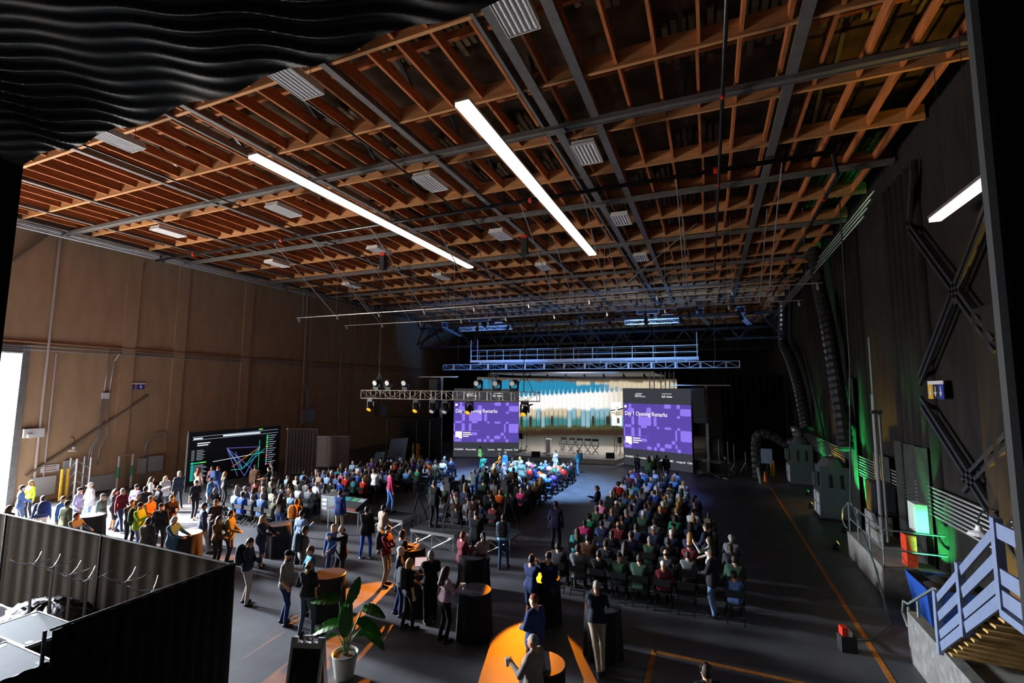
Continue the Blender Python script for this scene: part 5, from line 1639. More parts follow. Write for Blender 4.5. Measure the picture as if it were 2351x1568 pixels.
A = dict
P_ = [
 # --- the sunlit group by the open door
 (22, 1158, 1.72, 20, '33383f', '2c2e33', 'long', 'brown', ('down', 'down'), A(fem=True), 'person with long brown hair behind the drape enclosure by the open door'),
 (51, 1112, 1.78, -20, '44587e', '4d566b', 'short', 'dark', ('low', 'pocket'), A(jacket=True), 'person in a blue denim jacket standing in the open doorway light'),
 (73, 1101, 1.72, 190, 'c8e83a', '25272c', 'long', 'blond', ('low', 'down'), A(fem=True), 'person with blond hair in a high-visibility yellow vest'),
 (100, 1136, 1.76, 80, '2f3a58', 'b9a48c', 'short', 'brown', ('down', 'down'), A(pack='232a40'), 'person in navy with a backpack and beige trousers near the door'),
 (145, 1137, 1.74, -60, '3b5fa8', '2a2a30', 'short', 'dark', ('down', 'low'), A(), 'person in a bright blue shirt behind the olive jacket'),
 (155, 1147, 1.78, 10, '565b45', '30302e', 'short', 'dark', ('down', 'down'), A(jacket=True), 'person in an olive jacket with back turned near the door'),
 (183, 1117, 1.80, -50, 'b8b8dc', '5b6680', 'cap', 'black', ('pocket', 'down'), A(), 'person in a pale lavender shirt and dark cap near the silver truss frame'),
 (176, 1174, 1.72, -70, '70757a', '2a2a2e', 'short', 'dark', ('table', 'table'), A(), 'person in grey working at the white-topped table beside the enclosure'),
 (210, 1106, 1.80, 175, 'dcdad6', '8fa3c8', 'cap', 'white', ('low', 'pocket'), A(jacket=True), 'person in a white jacket, white cap and light jeans'),
 (236, 1131, 1.78, -60, '6f7f78', '5d6f68', 'cap', 'gray', ('down', 'down'), A(), 'person in a grey-green shirt and pale cap'),
 (265, 1121, 1.68, -40, '25252b', 'c79a80', 'long', 'brown', ('low', 'down'), A(fem=True, lower='skirt', botc='25252b'), 'person with long brown hair in a short dark dress'),
 (282, 1119, 1.80, -70, '7a2233', '3c4a6a', 'short', 'gray', ('down', 'low'), A(legs='step'), 'person in a maroon sweater and jeans striding past'),
 (303, 1145, 1.76, -90, '25252a', '22222a', 'short', 'dark', ('phone', 'low'), A(), 'person in dark clothes with amber light on the face'),
 (322, 1152, 1.76, -60, '7fa02c', '4a5d94', 'beanie', 'black', ('phone', 'low'), A(jacket=True, pack='2a3320'), 'person in a green and yellow jacket with a dark beanie'),
 (314, 1110, 1.74, 20, 'b08fc0', '3a3a44', 'cap', 'black', ('down', 'down'), A(), 'person in a lilac shirt and black cap'),
 (346, 1136, 1.78, -80, 'a3703c', '4a4038', 'cap', 'gray', ('low', 'down'), A(), 'person in a tan shirt and grey cap lit amber'),
 (319, 1131, 1.74, 30, '28282e', '28282e', 'short', 'gray', ('down', 'down'), A(), 'person in charcoal behind the green and yellow jacket'),
 (341, 1187, 1.78, 20, '3a3d36', '4b463f', 'short', 'dark', ('down', 'table'), A(jacket=True), 'person in a dark olive jacket close behind the enclosure drape'),
 (400, 1183, 1.76, -70, '3c6480', '35506b', 'short', 'white', ('table', 'table'), A(jacket=True), 'grey-haired person in a blue hoodie leaning at a round table'),
 (371, 1153, 1.80, 40, '1e1e22', '1e1e22', 'cap', 'black', ('down', 'down'), A(), 'person all in black with a black cap beside the tan shirt'),
 (395, 1134, 1.78, -100, '2a2226', '26262c', 'short', 'dark', ('low', 'phone'), A(), 'person in black facing right with amber light on the chest'),
 (367, 1112, 1.74, 170, '2b2b32', '2b2b32', 'short', 'dark', ('low', 'low'), A(), 'person in dark grey facing the white-shirted group'),
 (335, 1115, 1.72, 60, '30343c', '2a2a2e', 'short', 'black', ('down', 'down'), A(), 'person in slate grey near the control cabinets'),
 (348, 1093, 1.70, -30, 'e4e2e6', '3a3a44', 'long', 'dark', ('down', 'low'), A(fem=True), 'person with long dark hair in a white shirt by the control cabinets'),
 (381, 1091, 1.72, -90, 'd9d4cf', '4a4540', 'long', 'blond', ('phone', 'low'), A(jacket=True, fem=True), 'person in a long white coat facing the data screen'),
 (413, 1080, 1.84, 90, '33363f', '26282e', 'fade', 'gray', ('phone', 'down'), A(wide=1.12, legs='wide'), 'tall person in dark grey standing at the left of the data screen'),
 (451, 1101, 1.74, -90, '2c2d33', '23242a', 'short', 'dark', ('down', 'low'), A(sleeves='short'), 'slim person in a dark short-sleeved top before the data screen'),
 (457, 1072, 1.70, 20, 'b99f8d', 'b9a898', 'long', 'red', ('down', 'low'), A(fem=True), 'person with long auburn hair in beige before the data screen'),
 (469, 1152, 1.82, -25, '2b2f46', '8f8a86', 'short', 'dark', ('down', 'down'), A(jacket=True, legs='step'), 'person in a navy jacket and pale trousers walking to the seats'),
 (488, 1069, 1.66, -160, '6a4a58', '3a3a44', 'long', 'brown', ('low', 'down'), A(fem=True), 'person in a floral top before the middle of the data screen'),
 (501, 1069, 1.80, 10, '3c5a98', '48588a', 'cap', 'red', ('down', 'down'), A(pack='2c4470'), 'person in denim blue with a backpack and reddish cap at the data screen'),
 (517, 1081, 1.70, -20, '26262a', '26262a', 'long', 'blond', ('low', 'down'), A(fem=True), 'blond person in black before the data screen'),
 (485, 1095, 1.68, -60, '6d9fe0', '6d9fe0', 'short', 'dark', ('down', 'low'), A(fem=True, lower='gown'), 'person in a long sky blue dress by the data screen'),
 (587, 1065, 1.84, 20, '5b4234', '8a7060', 'short', 'dark', ('down', 'down'), A(jacket=True, wide=1.1), 'person in a brown jacket standing right of the network graph'),
 (619, 1070, 1.74, 130, '202024', '202024', 'short', 'black', ('low', 'table'), A(sleeves='short'), 'person in a black short-sleeved shirt at the right edge of the data screen'),
 (624, 1058, 1.80, 160, '5a5a5e', '3a3a3e', 'cap', 'gray', ('down', 'down'), A(), 'person in a grey cap behind the data screen corner'),
 # --- standing behind the left seats
 (530, 1169, 1.80, -60, '6a684a', '3b3b44', 'short', 'dark', ('low', 'low'), A(jacket=True), 'person in an olive jacket lit amber from the truss'),
 (503, 1182, 1.68, -80, '6b4a2c', '33302e', 'long', 'brown', ('low', 'phone'), A(fem=True), 'long-haired person in brown lit amber from the truss'),
 (497, 1144, 1.74, -140, '3f3532', '2a2a2e', 'short', 'dark', ('phone', 'low'), A(), 'person in dark brown facing away from the data screen'),
 (645, 1131, 1.70, 10, '3a2f2a', '42568c', 'long', 'dark', ('low', 'low'), A(fem=True), 'person with long dark hair and blue jeans behind the left seats'),
 (604, 1180, 1.72, -70, '2b3040', '28304a', 'long', 'blond', ('table', 'table'), A(fem=True, jacket=True), 'person in dark plaid leaning on the red-lit round table'),
 (682, 1143, 1.78, 10, '4c4b45', '33363a', 'short', 'brown', ('down', 'down'), A(pack='b5661c'), 'person carrying an orange backpack behind the left seats'),
 (693, 1169, 1.80, 0, '8fa6cc', '33384a', 'short', 'black', ('cup', 'down'), A(), 'person in a light blue shirt holding a cup'),
 (573, 1232, 1.80, -60, '232838', '9a8f86', 'short', 'brown', ('phone', 'low'), A(pack='20242c', fine=1, nod=.4, legs='ease'), 'person in navy with a backpack beside the enclosure corner'),
 (700, 1205, 1.80, -30, '5a5650', '26282f', 'short', 'dark', ('down', 'down'), A(pack='3a4652', jacket=True, fine=1), 'person in a taupe jacket with a grey-blue backpack'),
 (661, 1260, 1.84, -60, '74716f', '27345c', 'cap', 'black', ('pocket', 'pocket'), A(sleeves='short', belly=.05, wide=1.14, beard=1, fine=1, nod=.2), 'bearded person in a grey t-shirt, jeans and dark cap'),
 (715, 1250, 1.76, 150, '1c6d8c', '25272e', 'short', 'red', ('phone', 'phone'), A(sleeves='short', fine=1), 'person in a teal-lit short-sleeved shirt facing the camera'),  # teal light put into the shirt colour
 (710, 1284, 1.78, 10, '17181c', '3c4a5c', 'rim', 'dark', ('low', 'low'), A(sleeves='short', fine=1), 'balding person in a black t-shirt and faded jeans'),
 (767, 1200, 1.76, 200, '3c5280', '3c4a6e', 'fade', 'gray', ('down', 'low'), A(), 'person in denim blue posing for a selfie'),
 (787, 1203, 1.80, 160, '17171b', '1c2032', 'rim', 'dark', ('down', 'selfie'), A(jacket=True, fine=1), 'bald person in black holding a phone out for a selfie'),
 (781, 1123, 1.80, 10, '2d4680', 'b3a488', 'short', 'brown', ('down', 'low'), A(jacket=True), 'person in a blue jacket and khaki trousers at the mixing desk'),
 (843, 1160, 1.82, 20, '17171a', '24449a', 'short', 'black', ('down', 'low'), A(jacket=True, legs='wide', shoe=1), 'person in a black jacket, bright blue jeans and white sneakers'),
 (861, 1075, 1.78, 0, 'eceaea', '2c2f3a', 'short', 'dark', ('low', 'low'), A(sleeves='short'), 'person in a white t-shirt standing between the left seats'),
 (879, 1113, 1.82, -30, 'a02a50', '5a86c8', 'short', 'black', ('down', 'low'), A(z=.62, xy=(-12.95, 17.25, .62)), 'person in a magenta and black top with light jeans on the camera riser'),
 (880, 1157, 1.76, -20, '9a8878', 'a09080', 'short', 'dark', ('low', 'low'), A(jacket=True, lower='wide'), 'person in a tan coat before the camera riser'),
 (889, 1204, 1.80, -80, '6a2038', '9c8c74', 'fade', 'dark', ('phone', 'phone'), A(pack='33333a', fine=1, nod=.35), 'person in a maroon top and khaki trousers reading a phone'),
 (923, 1214, 1.80, -20, '15161a', '17171c', 'short', 'dark', ('down', 'table'), A(jacket=True, fine=1), 'person in a black jacket rimmed with amber light at a round table'),
 (918, 1252, 1.78, -60, '23293a', '24335a', 'cap', 'white', ('table', 'low'), A(fine=1), 'person in a white cap and navy top at the laptop table'),
 (940, 1279, 1.72, -30, '1b1c20', '22242a', 'bob', 'blond', ('down', 'low'), A(fem=True, sleeves='short', pack='2e3238', fine=1), 'blond person in black carrying a grey backpack'),
 (990, 1261, 1.82, 40, '121316', '15151a', 'short', 'gray', ('table', 'table'), A(jacket=True, fine=1), 'grey-haired person in a black suit at the laptop table'),
 (1023, 1297, 1.74, -30, 'b79aa4', '1a1b20', 'long', 'brown', ('cup', 'down'), A(fem=True, fine=1), 'person with very long brown hair in a pale pink blouse holding a cup'),
 (1062, 1218, 1.74, -30, '6a2230', '18181c', 'short', 'red', ('cup', 'low'), A(fem=True, jacket=True, fine=1), 'red-haired person in a burgundy jacket'),
 (1110, 1220, 1.70, 60, 'b99a98', '131317', 'pony', 'black', ('cup', 'low'), A(fem=True, lower='gown', fine=1), 'person in a pink blouse and long black skirt with a dark ponytail'),
 (1156, 1178, 1.80, 10, '7ba3bd', '2c4870', 'short', 'dark', ('low', 'low'), A(sleeves='short', pack='2a3238', fine=1), 'person in a light blue shirt and jeans with a small backpack'),
 (1220, 1270, 1.76, -20, '223058', '1c2748', 'short', 'dark', ('face', 'low'), A(fem=True, lower='skirt', fine=1), 'person in a navy dress raising one hand'),
 (1259, 1264, 1.84, 0, '1f2a45', '4a4f5c', 'fade', 'dark', ('low', 'low'), A(fine=1), 'person in a dark blue shirt and grey trousers rimmed with amber light'),
 (1370, 1334, 1.80, 15, '1d2530', 'a8977f', 'fade', 'gray', ('table', 'face'), A(fine=1, legs='lean', lean=.18), 'grey-haired person in khaki trousers leaning on a round table'),
 (1228, 1361, 1.84, 70, '2a3a66', '1b1c22', 'fade', 'red', ('down', 'low'), A(jacket=True, fine=1), 'person in a blue blazer standing in the amber spot'),
 (1226, 1452, 1.80, 75, '8a8078', '3a3836', 'fade', 'gray', ('down', 'cup'), A(jacket=True, fine=1, nod=-.15), 'person in a pale grey suit jacket holding a coffee cup in the amber spot'),
 (1622, 1519, 1.76, 30, '15161b', '15161b', 'short', 'brown', ('low', 'low'), A(fine=1, phones=1), 'person wearing headphones inside the orange floor lines'),
 # --- on risers and in the aisles
 (1087, 1136, 1.80, 10, '4a3a38', '34508c', 'short', 'dark', ('low', 'down'), A(), 'person in a striped sweater and jeans by the second riser'),
 (1093, 1169, 1.84, 0, '131317', '131317', 'fade', 'dark', ('low', 'low'), A(jacket=True, wide=1.12), 'broad person in a long black coat behind the second riser'),
 (1089, 1075, 1.76, 0, '5f7684', '3a5a94', 'short', 'gray', ('low', 'low'), A(), 'person in a grey-blue shirt and jeans standing among the centre seats'),
 (1115, 1072, 1.76, -10, '4a5a62', '2c4880', 'short', 'dark', ('down', 'low'), A(pack='567a78'), 'person with a sage green backpack among the centre seats'),
 (1136, 1073, 1.70, 20, '4f5a66', '3a465c', 'long', 'blond', ('down', 'down'), A(fem=True), 'blond person in grey denim among the centre seats'),
 (1147, 1063, 1.80, -120, 'c8d8e8', '2a3a5a', 'short', 'black', ('cup', 'low'), A(jacket=True), 'person in a pale blue and white jacket among the centre seats'),
 (1179, 1072, 1.74, 0, '6a4a2c', '2a2a30', 'short', 'dark', ('down', 'down'), A(pack='5a4028'), 'person in a brown vest among the centre seats'),
 (1197, 1055, 1.84, 0, '70887e', '2a3a64', 'short', 'white', ('down', 'down'), A(jacket=True), 'white-haired person in a sage jacket and jeans in the centre aisle'),
 (1227, 1065, 1.80, -80, '2c4a80', '2a2f44', 'short', 'gray', ('low', 'low'), A(jacket=True), 'person in a blue suit in the centre aisle'),
 (1372, 1113, 1.82, 90, '1e2440', '8a7a66', 'short', 'brown', ('phone', 'low'), A(jacket=True, nod=.4), 'person in a navy jacket reading a phone in the right aisle'),
 (1276, 1033, 1.70, 150, 'dfe0ea', 'cfd0da', 'short', 'black', ('low', 'face'), A(), 'person all in white standing before the stage'),
 (1327, 1032, 1.76, 90, '2f8088', '4a7ca0', 'short', 'dark', ('phone', 'low'), A(pack='1d2a38'), 'person in teal with a dark backpack before the stage'),
 (1276, 1149, 1.80, 0, '26223c', '1c1c26', 'short', 'dark', ('down', 'down'), A(jacket=True), 'person in dark purple at the back of the centre seats'),
 (1102, 1023, 1.70, -40, '9fe070', '2a2a30', 'short', 'black', ('low', 'down'), A(), 'person in a bright lime top before the left slide screen'),
 (1111, 1043, 1.72, 20, '1f7a62', '2a3040', 'short', 'dark', ('low', 'down'), A(), 'person in an emerald top before the left slide screen'),
 (1148, 1039, 1.66, 100, 'e8780c', '2a3040', 'curly', 'brown', ('low', 'low'), A(), 'person in a vivid orange top before the left slide screen'),
 (1160, 1035, 1.80, -30, '2f66b4', '2a3a64', 'rim', 'brown', ('down', 'down'), A(jacket=True), 'person in a cobalt blue jacket before the left slide screen'),
 (1463, 1042, 1.60, 160, '23233a', '23233a', 'short', 'black', ('low', 'phone'), A(jacket=True), 'person holding a laptop before the right slide screen'),
 (1489, 1046, 1.62, 0, '4a6a4a', '3a5244', 'long', 'brown', ('down', 'down'), A(fem=True, lower='gown', jacket=True), 'person in a green coat before the right slide screen'),
 (1498, 1045, 1.60, 20, '8a7a44', '4a4a3c', 'long', 'white', ('down', 'down'), A(fem=True), 'white-haired person in ochre before the right slide screen'),
 (1508, 1043, 1.64, 10, '2f9ab0', '3a4a5a', 'short', 'black', ('down', 'down'), A(), 'person in turquoise before the right slide screen'),
 (1514, 1049, 1.62, 0, '1a1a1e', '4a4a3a', 'short', 'dark', ('down', 'low'), A(sleeves='short'), 'person in a black t-shirt before the right slide screen'),
 (1529, 1044, 1.64, 0, '15232c', '1c2a44', 'short', 'black', ('down', 'down'), A(jacket=True), 'person in a dark teal jacket before the right slide screen'),
 (1622, 1199, 1.80, 60, '1d2438', '1c1c22', 'short', 'dark', ('low', 'low'), A(jacket=True), 'person in a dark suit at the right edge of the right seats'),
 (1630, 1229, 1.70, 70, 'cfc8c0', '2a2a30', 'long', 'dark', ('low', 'point'), A(fem=True), 'long-haired person in white pointing across the right seats'),
 (1634, 1256, 1.78, 70, '26262c', '6a84a8', 'short', 'dark', ('down', 'low'), A(jacket=True), 'person in a dark jacket and light jeans standing by the right seats'),
 (1666, 1046, 1.56, 90, '1a1a1f', '1a1a1f', 'cap', 'black', ('phone', 'phone'), A(shoe=1), 'crew member in black with white shoes beside the road cases'),
]


def person(p, z0=0.0, xy=None):
    hx, hy, h, face, top, bot, hk, hc, (ra, la), op, label = p
    pos = atz(hx, hy, z0 + h) if xy is None else xy
    sc = h / 1.735
    fine = bool(op.get('fine'))
    kw = {k: v for k, v in op.items() if k in ('fem', 'lower', 'sleeves', 'jacket', 'belly', 'wide', 'legs', 'lean', 'nod', 'beard', 'turn', 'sit')}
    kw.setdefault('legs', RND.choice(['stand', 'ease', 'stand']))
    kw.setdefault('turn', RND.uniform(-.3, .3))
    kw.setdefault('nod', RND.uniform(0, .2))
    pr, Hc, hm = skeleton(right=ra, left=la, fine=fine, **kw)
    dist = math.hypot(pos[0], pos[1])
    hgrid = (.0092 if dist < 11 else .0115) if fine else (.0185 if dist < 24 else .023)
    me = sdf_mesh('person', pr, hgrid, 5)
    M = TR(pos[0], pos[1], z0, math.radians(face), sc)
    beard = op.get('beard')
    o = inst('person', me, None, M, [SKINS[RND.choice((0, 0, 1, 1, 3, 4, 2))], cloth_mat(top), cloth_mat(op.get('botc', bot)), SHOES[op.get('shoe', RND.choice((0, 0, 2, 3)))], HAIRC['dark'] if beard else EYE])
    tag(o, label, 'person', 'standing people')
    HM = M @ Matrix.Translation(Vector(Hc)) @ hm.to_4x4()
    hcm = cloth_mat({'black': '17181c', 'white': 'd6d4d0', 'gray': '7c7c80', 'red': '7a3a30'}[hc]) if hk in ('cap', 'beanie') else HAIRC[hc]
    inst('hat' if hk in ('cap', 'beanie') else 'hair', get_hair(hk), o, HM, [hcm])
    if op.get('pack'):
        backpack(o, M, cloth_mat(op['pack']), op.get('lean', 0))
    for s_, mode in ((1, ra), (-1, la)):
        if mode == 'cup' and fine:
            q = M @ Vector((s_ * .165, .43 + op.get('lean', 0) * .25, 1.19))
            who = {1023: 'in the pale pink blouse', 1062: 'in the burgundy jacket', 1110: 'with the dark ponytail', 1226: 'in the pale grey suit jacket'}.get(hx, 'in %s' % top)
            c = thing('paper_cup', 'white paper cup held by the person ' + who, 'cup', q, 0, None, None, 1.15)
            MB().lathe([(.028, -.05), (.038, .05)], n=14).build('cup', M_WHITE, c, smooth=False)
            MB().lathe([(.04, .05), (.04, .058), (.032, .066)], n=14).build('lid', M_WHITE, c)
    if op.get('phones'):
        MB().tube([(-.09, -.01, 0), (-.085, -.01, .08), (0, -.01, .135), (.085, -.01, .08), (.09, -.01, 0)], .012, 6).build('headphones', M_BLACKG, o, smooth=True, local=False, M=HM)
    return o


RISER = []
for p in P_:
    o = person(p, p[9].get('z', 0.0), p[9].get('xy'))

# riser platforms with camera people
def riser(loc, rz, w, d, h, label):
    t = thing('camera_riser', label, 'platform', loc, rz)
    MB().b2((-w / 2, -d / 2, h - .09), (w / 2, d / 2, h)).build('deck', mat('riser_black_ply', (.03, .03, .032), .5), t)
    MB().b2((-w / 2 - .01, -d / 2 - .01, h - .1), (w / 2 + .01, -d / 2, h + .005)).b2((-w / 2 - .01, d / 2, h - .1), (w / 2 + .01, d / 2 + .01, h + .005)).b2((-w / 2 - .01, -d / 2, h - .1), (-w / 2, d / 2, h + .005)).b2((w / 2, -d / 2, h - .1), (w / 2 + .01, d / 2, h + .005)).build('edge_trim', M_ALU, t)
    for x in (-w / 2 + .03, 0, w / 2 - .03):
        for y in (-d / 2 + .03, d / 2 - .03):
            MB().cyl((x, y, 0), (x, y, h - .1), .022, n=6).build('leg', M_ALU, t)
    for y in (-d / 2 + .03, d / 2 - .03):
        for x0 in (-w / 2 + .03, 0):
            MB().cyl((x0, y, .03), (x0 + w / 2 - .03, y, h - .1), .014, n=5).cyl((x0 + w / 2 - .03, y, .03), (x0, y, h - .1), .014, n=5).build('brace', M_ALU, t)
    return t


R1 = (-9.75, 16.2)
riser((R1[0], R1[1], 0), .0, 1.9, 1.2, .62, 'black camera riser on silver truss legs carrying one operator')
riser((-12.6, 17.0, 0), .0, 1.9, 1.2, .62, 'black camera riser beside the mixing desk')
riser((-7.7, 16.6, 0), .0, 1.9, 1.2, .62, 'black camera riser behind the centre seats')
person((1010, 1126, 1.80, 0, '17181b', '15161a', 'short', 'brown', ('phone', 'phone'), A(jacket=True, fine=1), 'camera operator in a black leather jacket standing on the middle riser'), .62, (R1[0] - .3, R1[1], .62))


def film_camera(loc, label, rz=0.0):
    t = thing('video_camera', label, 'camera', loc, rz)
    MB().b2((-.12, -.25, 1.45), (.12, .3, 1.75)).build('body', M_BLACK, t)
    MB().cyl((0, .3, 1.6), (0, .6, 1.6), .09, .1, n=10).build('lens', M_BLACKG, t)
    MB().b2((-.1, -.35, 1.78), (.12, -.05, 1.95)).build('viewfinder', M_BLACK, t)
    for k in range(3):
        a = k * 2.094 + .5
        MB().cyl((.5 * math.cos(a), .5 * math.sin(a), .02), (0, 0, 1.4), .03, n=6).build('tripod_leg', M_BLACKG, t)
    MB().cyl((0, 0, 1.38), (0, 0, 1.46), .07, n=8).build('tripod_head', M_BLACKG, t)


film_camera((R1[0] + .35, R1[1] + .1, .62), 'video camera on a tripod on the middle riser')
film_camera((-12.0, 18.0, 0), 'video camera on a tripod beside the mixing desk')
film_camera((-7.2, 16.8, .62), 'video camera on a tripod on the riser behind the centre seats')
# mixing desk
p = atz(800, 1212)
t = thing('mixing_desk', 'black audio mixing desk with red-lit edge on a wheeled table', 'mixing desk', (p[0], p[1], 0), .0)
MB().b2((-.9, -.4, .78), (.9, .45, .82)).build('table_top', M_STEEL, t)
for x in (-.8, .8):
    for y in (-.35, .4):
        MB().cyl((x, y, 0), (x, y, .78), .025, n=6).build('leg', M_ALU, t)
MB().add([(-.55, -.35, .82), (.65, -.35, .82), (.65, .4, .82), (-.55, .4, .82), (-.55, -.35, .92), (.65, -.35, .92), (.65, .4, 1.2), (-.55, .4, 1.2)], [(3, 2, 1, 0), (4, 5, 6, 7), (0, 1, 5, 4), (1, 2, 6, 5), (2, 3, 7, 6), (3, 0, 4, 7)]).build('console', M_BLACK, t)
MB().b2((-.55, -.36, .88), (.65, -.352, .9)).build('edge_light', emat('red_edge', (1, .05, .02), 1.5), t)
for x0, c in ((-.45, (.05, .3, .35)), (-.05, (.1, .35, .2)), (.32, (.35, .4, .45))):
    MB().add([(x0, .1, 1.095), (x0 + .32, .1, 1.095), (x0 + .32, .33, 1.18), (x0, .33, 1.18)], [(0, 1, 2, 3)]).build('screen', emat('desk_screen_%d' % int(x0 * 100), c, 1), t)
p2 = atz(764, 1196)
t = thing('rack_case', 'grey equipment rack case with white modules beside the mixing desk', 'rack', (p2[0], p2[1], 0), 0)
MB().b2((-.4, -.35, .08), (.4, .35, 1.15)).build('body', mat('rack_grey', (.2, .22, .24), .5), t)
for k in range(5):
    MB().b2((-.32, -.36, .2 + k * .18), (-.05, -.35, .32 + k * .18)).build('module', M_WHITE if k > 1 else M_STEEL, t)
MB().b2((-.41, -.36, 1.13), (.41, .36, 1.17)).build('lid_trim', M_ALU, t)
for q in (-.3, .3):
    MB().cyl((q, -.25, .04), (q, .25, .04), .04, n=8).build('caster', M_BLACK, t)

# ------------------------------------------------------------------ seats and the seated audience
M_SEAT = mat('black_chair_plastic', (.007, .007, .008), .6, spec=.25)


def chair_parts():
    st = MB().b2((-.22, -.2, .43), (.22, .22, .46))
    bk = MB().b2((-.22, -.25, .66), (.22, -.22, .83))
    lg = []
    for s in (-1, 1):
        lg.append(MB().beam((s * .22, -.24, .86), (s * .22, .24, 0.0), .025, .03, (1, 0, 0)))
        lg.append(MB().beam((s * .20, .2, .43), (s * .20, -.3, 0.0), .025, .03, (1, 0, 0)))
    cb = MB().b2((-.22, -.22, .12), (.22, -.2, .15))
    return st, bk, lg, cb


_s, _b, _l, _c = chair_parts()
CH = dict(seat=_s.mesh('seat', M_SEAT), back=_b.mesh('backrest', M_SEAT), leg=[q.mesh('leg', M_SEAT) for q in _l], bar=_c.mesh('crossbar', M_SEAT))
one = MB()
for q in [_s, _b, _c] + _l:
    one.add(q.v, q.f)
ONE = one.mesh('folding_chair', M_SEAT)


def chair(x, y, rz, label, group, parts):
    M = TR(x, y, 0, rz)
    if parts:
        t = thing('folding_chair', label, 'chair', (x, y, 0), rz, group)
        inst('seat', CH['seat'], t, M)
        inst('backrest', CH['back'], t, M)
        for m_ in CH['leg']:
            inst('leg', m_, t, M)
        inst('crossbar', CH['bar'], t, M)
    else:
        tag(inst('folding_chair', ONE, None, M), label, 'chair', group)


SITS = []
for i, kw in enumerate((dict(right='lap', left='lap'), dict(right='lapphone', left='lapphone', nod=.45, lean=.08), dict(right='lap', left='lap', jacket=True, wide=1.08), dict(right='chin', left='lap', lean=.1), dict(right='lap', left='lapphone', turn=.5), dict(right='lap', left='lap', turn=-.5, jacket=True), dict(right='lap', left='lap', fem=True), dict(right='lapphone', left='lap', fem=True, nod=.3), dict(right='lap', left='lap', lean=.2, nod=.2, wide=1.1), dict(right='spread', left='lap', turn=.25))):
    pr, Hc, hm = skeleton(sit=True, sleeves='long' if i % 3 else 'short', **kw)
    SITS.append((sdf_mesh('seated_person', pr, .0225, 5), Hc, hm, bool(kw.get('fem'))))
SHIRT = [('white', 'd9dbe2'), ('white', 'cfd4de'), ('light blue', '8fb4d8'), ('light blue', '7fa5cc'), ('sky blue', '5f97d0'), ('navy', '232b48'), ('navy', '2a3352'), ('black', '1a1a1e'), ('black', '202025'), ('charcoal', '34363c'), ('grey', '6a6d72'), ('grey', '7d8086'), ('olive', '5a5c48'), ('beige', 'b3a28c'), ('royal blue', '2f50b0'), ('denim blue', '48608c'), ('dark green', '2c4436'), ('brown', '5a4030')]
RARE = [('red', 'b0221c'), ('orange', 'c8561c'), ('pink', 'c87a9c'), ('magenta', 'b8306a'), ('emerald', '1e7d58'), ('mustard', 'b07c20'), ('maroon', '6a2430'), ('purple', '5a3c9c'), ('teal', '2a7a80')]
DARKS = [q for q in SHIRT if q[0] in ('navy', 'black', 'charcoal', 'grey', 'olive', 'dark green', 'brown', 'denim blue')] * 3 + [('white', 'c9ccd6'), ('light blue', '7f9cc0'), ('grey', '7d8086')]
seats = []
for blk, x0, n, y0, rows in (('right', -4.35, 9, 14.2, 16), ('centre', -12.6, 8, 18.2, 13), ('left', -21.0, 8, 15.1, 14)):
    for r in range(rows):
        y = y0 + r * 1.0
        k0, k1 = 0, n
        if blk == 'right' and r > 4:
            k1 = max(4, n - (r - 1) // 3)
        if blk == 'centre':
            if r < 2:
                k0 = 3
            k0 -= 1 if r > 8 else 0
        if blk == 'left':
            if r > 4:
                k0, k1 = (1 if r > 9 else 0), n + (1 if r > 7 else 0)
            if r < 3:
                k1 = n - 1
        for k in range(k0, k1):
            seats.append((blk, r, x0 + k * .60 + (.03 * (r % 2)) + (.55 if blk == 'centre' and r > 8 else 0) * 0, y, rows, k - k0))
for blk, x0, n, y in (('centre', -9.6, 6, 17.2), ('centre', -8.4, 4, 16.2)):
    for k in range(n):
        seats.append((blk, -1, x0 + k * .6, y, 13, k))
seats.sort(key=lambda q: math.hypot(q[2], q[3]))
used = {}
ORD = ['last', 'second last', 'third last', 'fourth last', 'fifth last', 'sixth last', 'seventh last', 'eighth last', 'eighth', 'seventh', 'sixth', 'fifth', 'fourth', 'third', 'second', 'front']
rs = random.Random(21)
nch = 0
farch = MB()
cnt = 0
taken = []
rest = []
standing_xy = [(float(WM[o].translation.x), float(WM[o].translation.y)) for o in WM if o.get('group') == 'standing people']
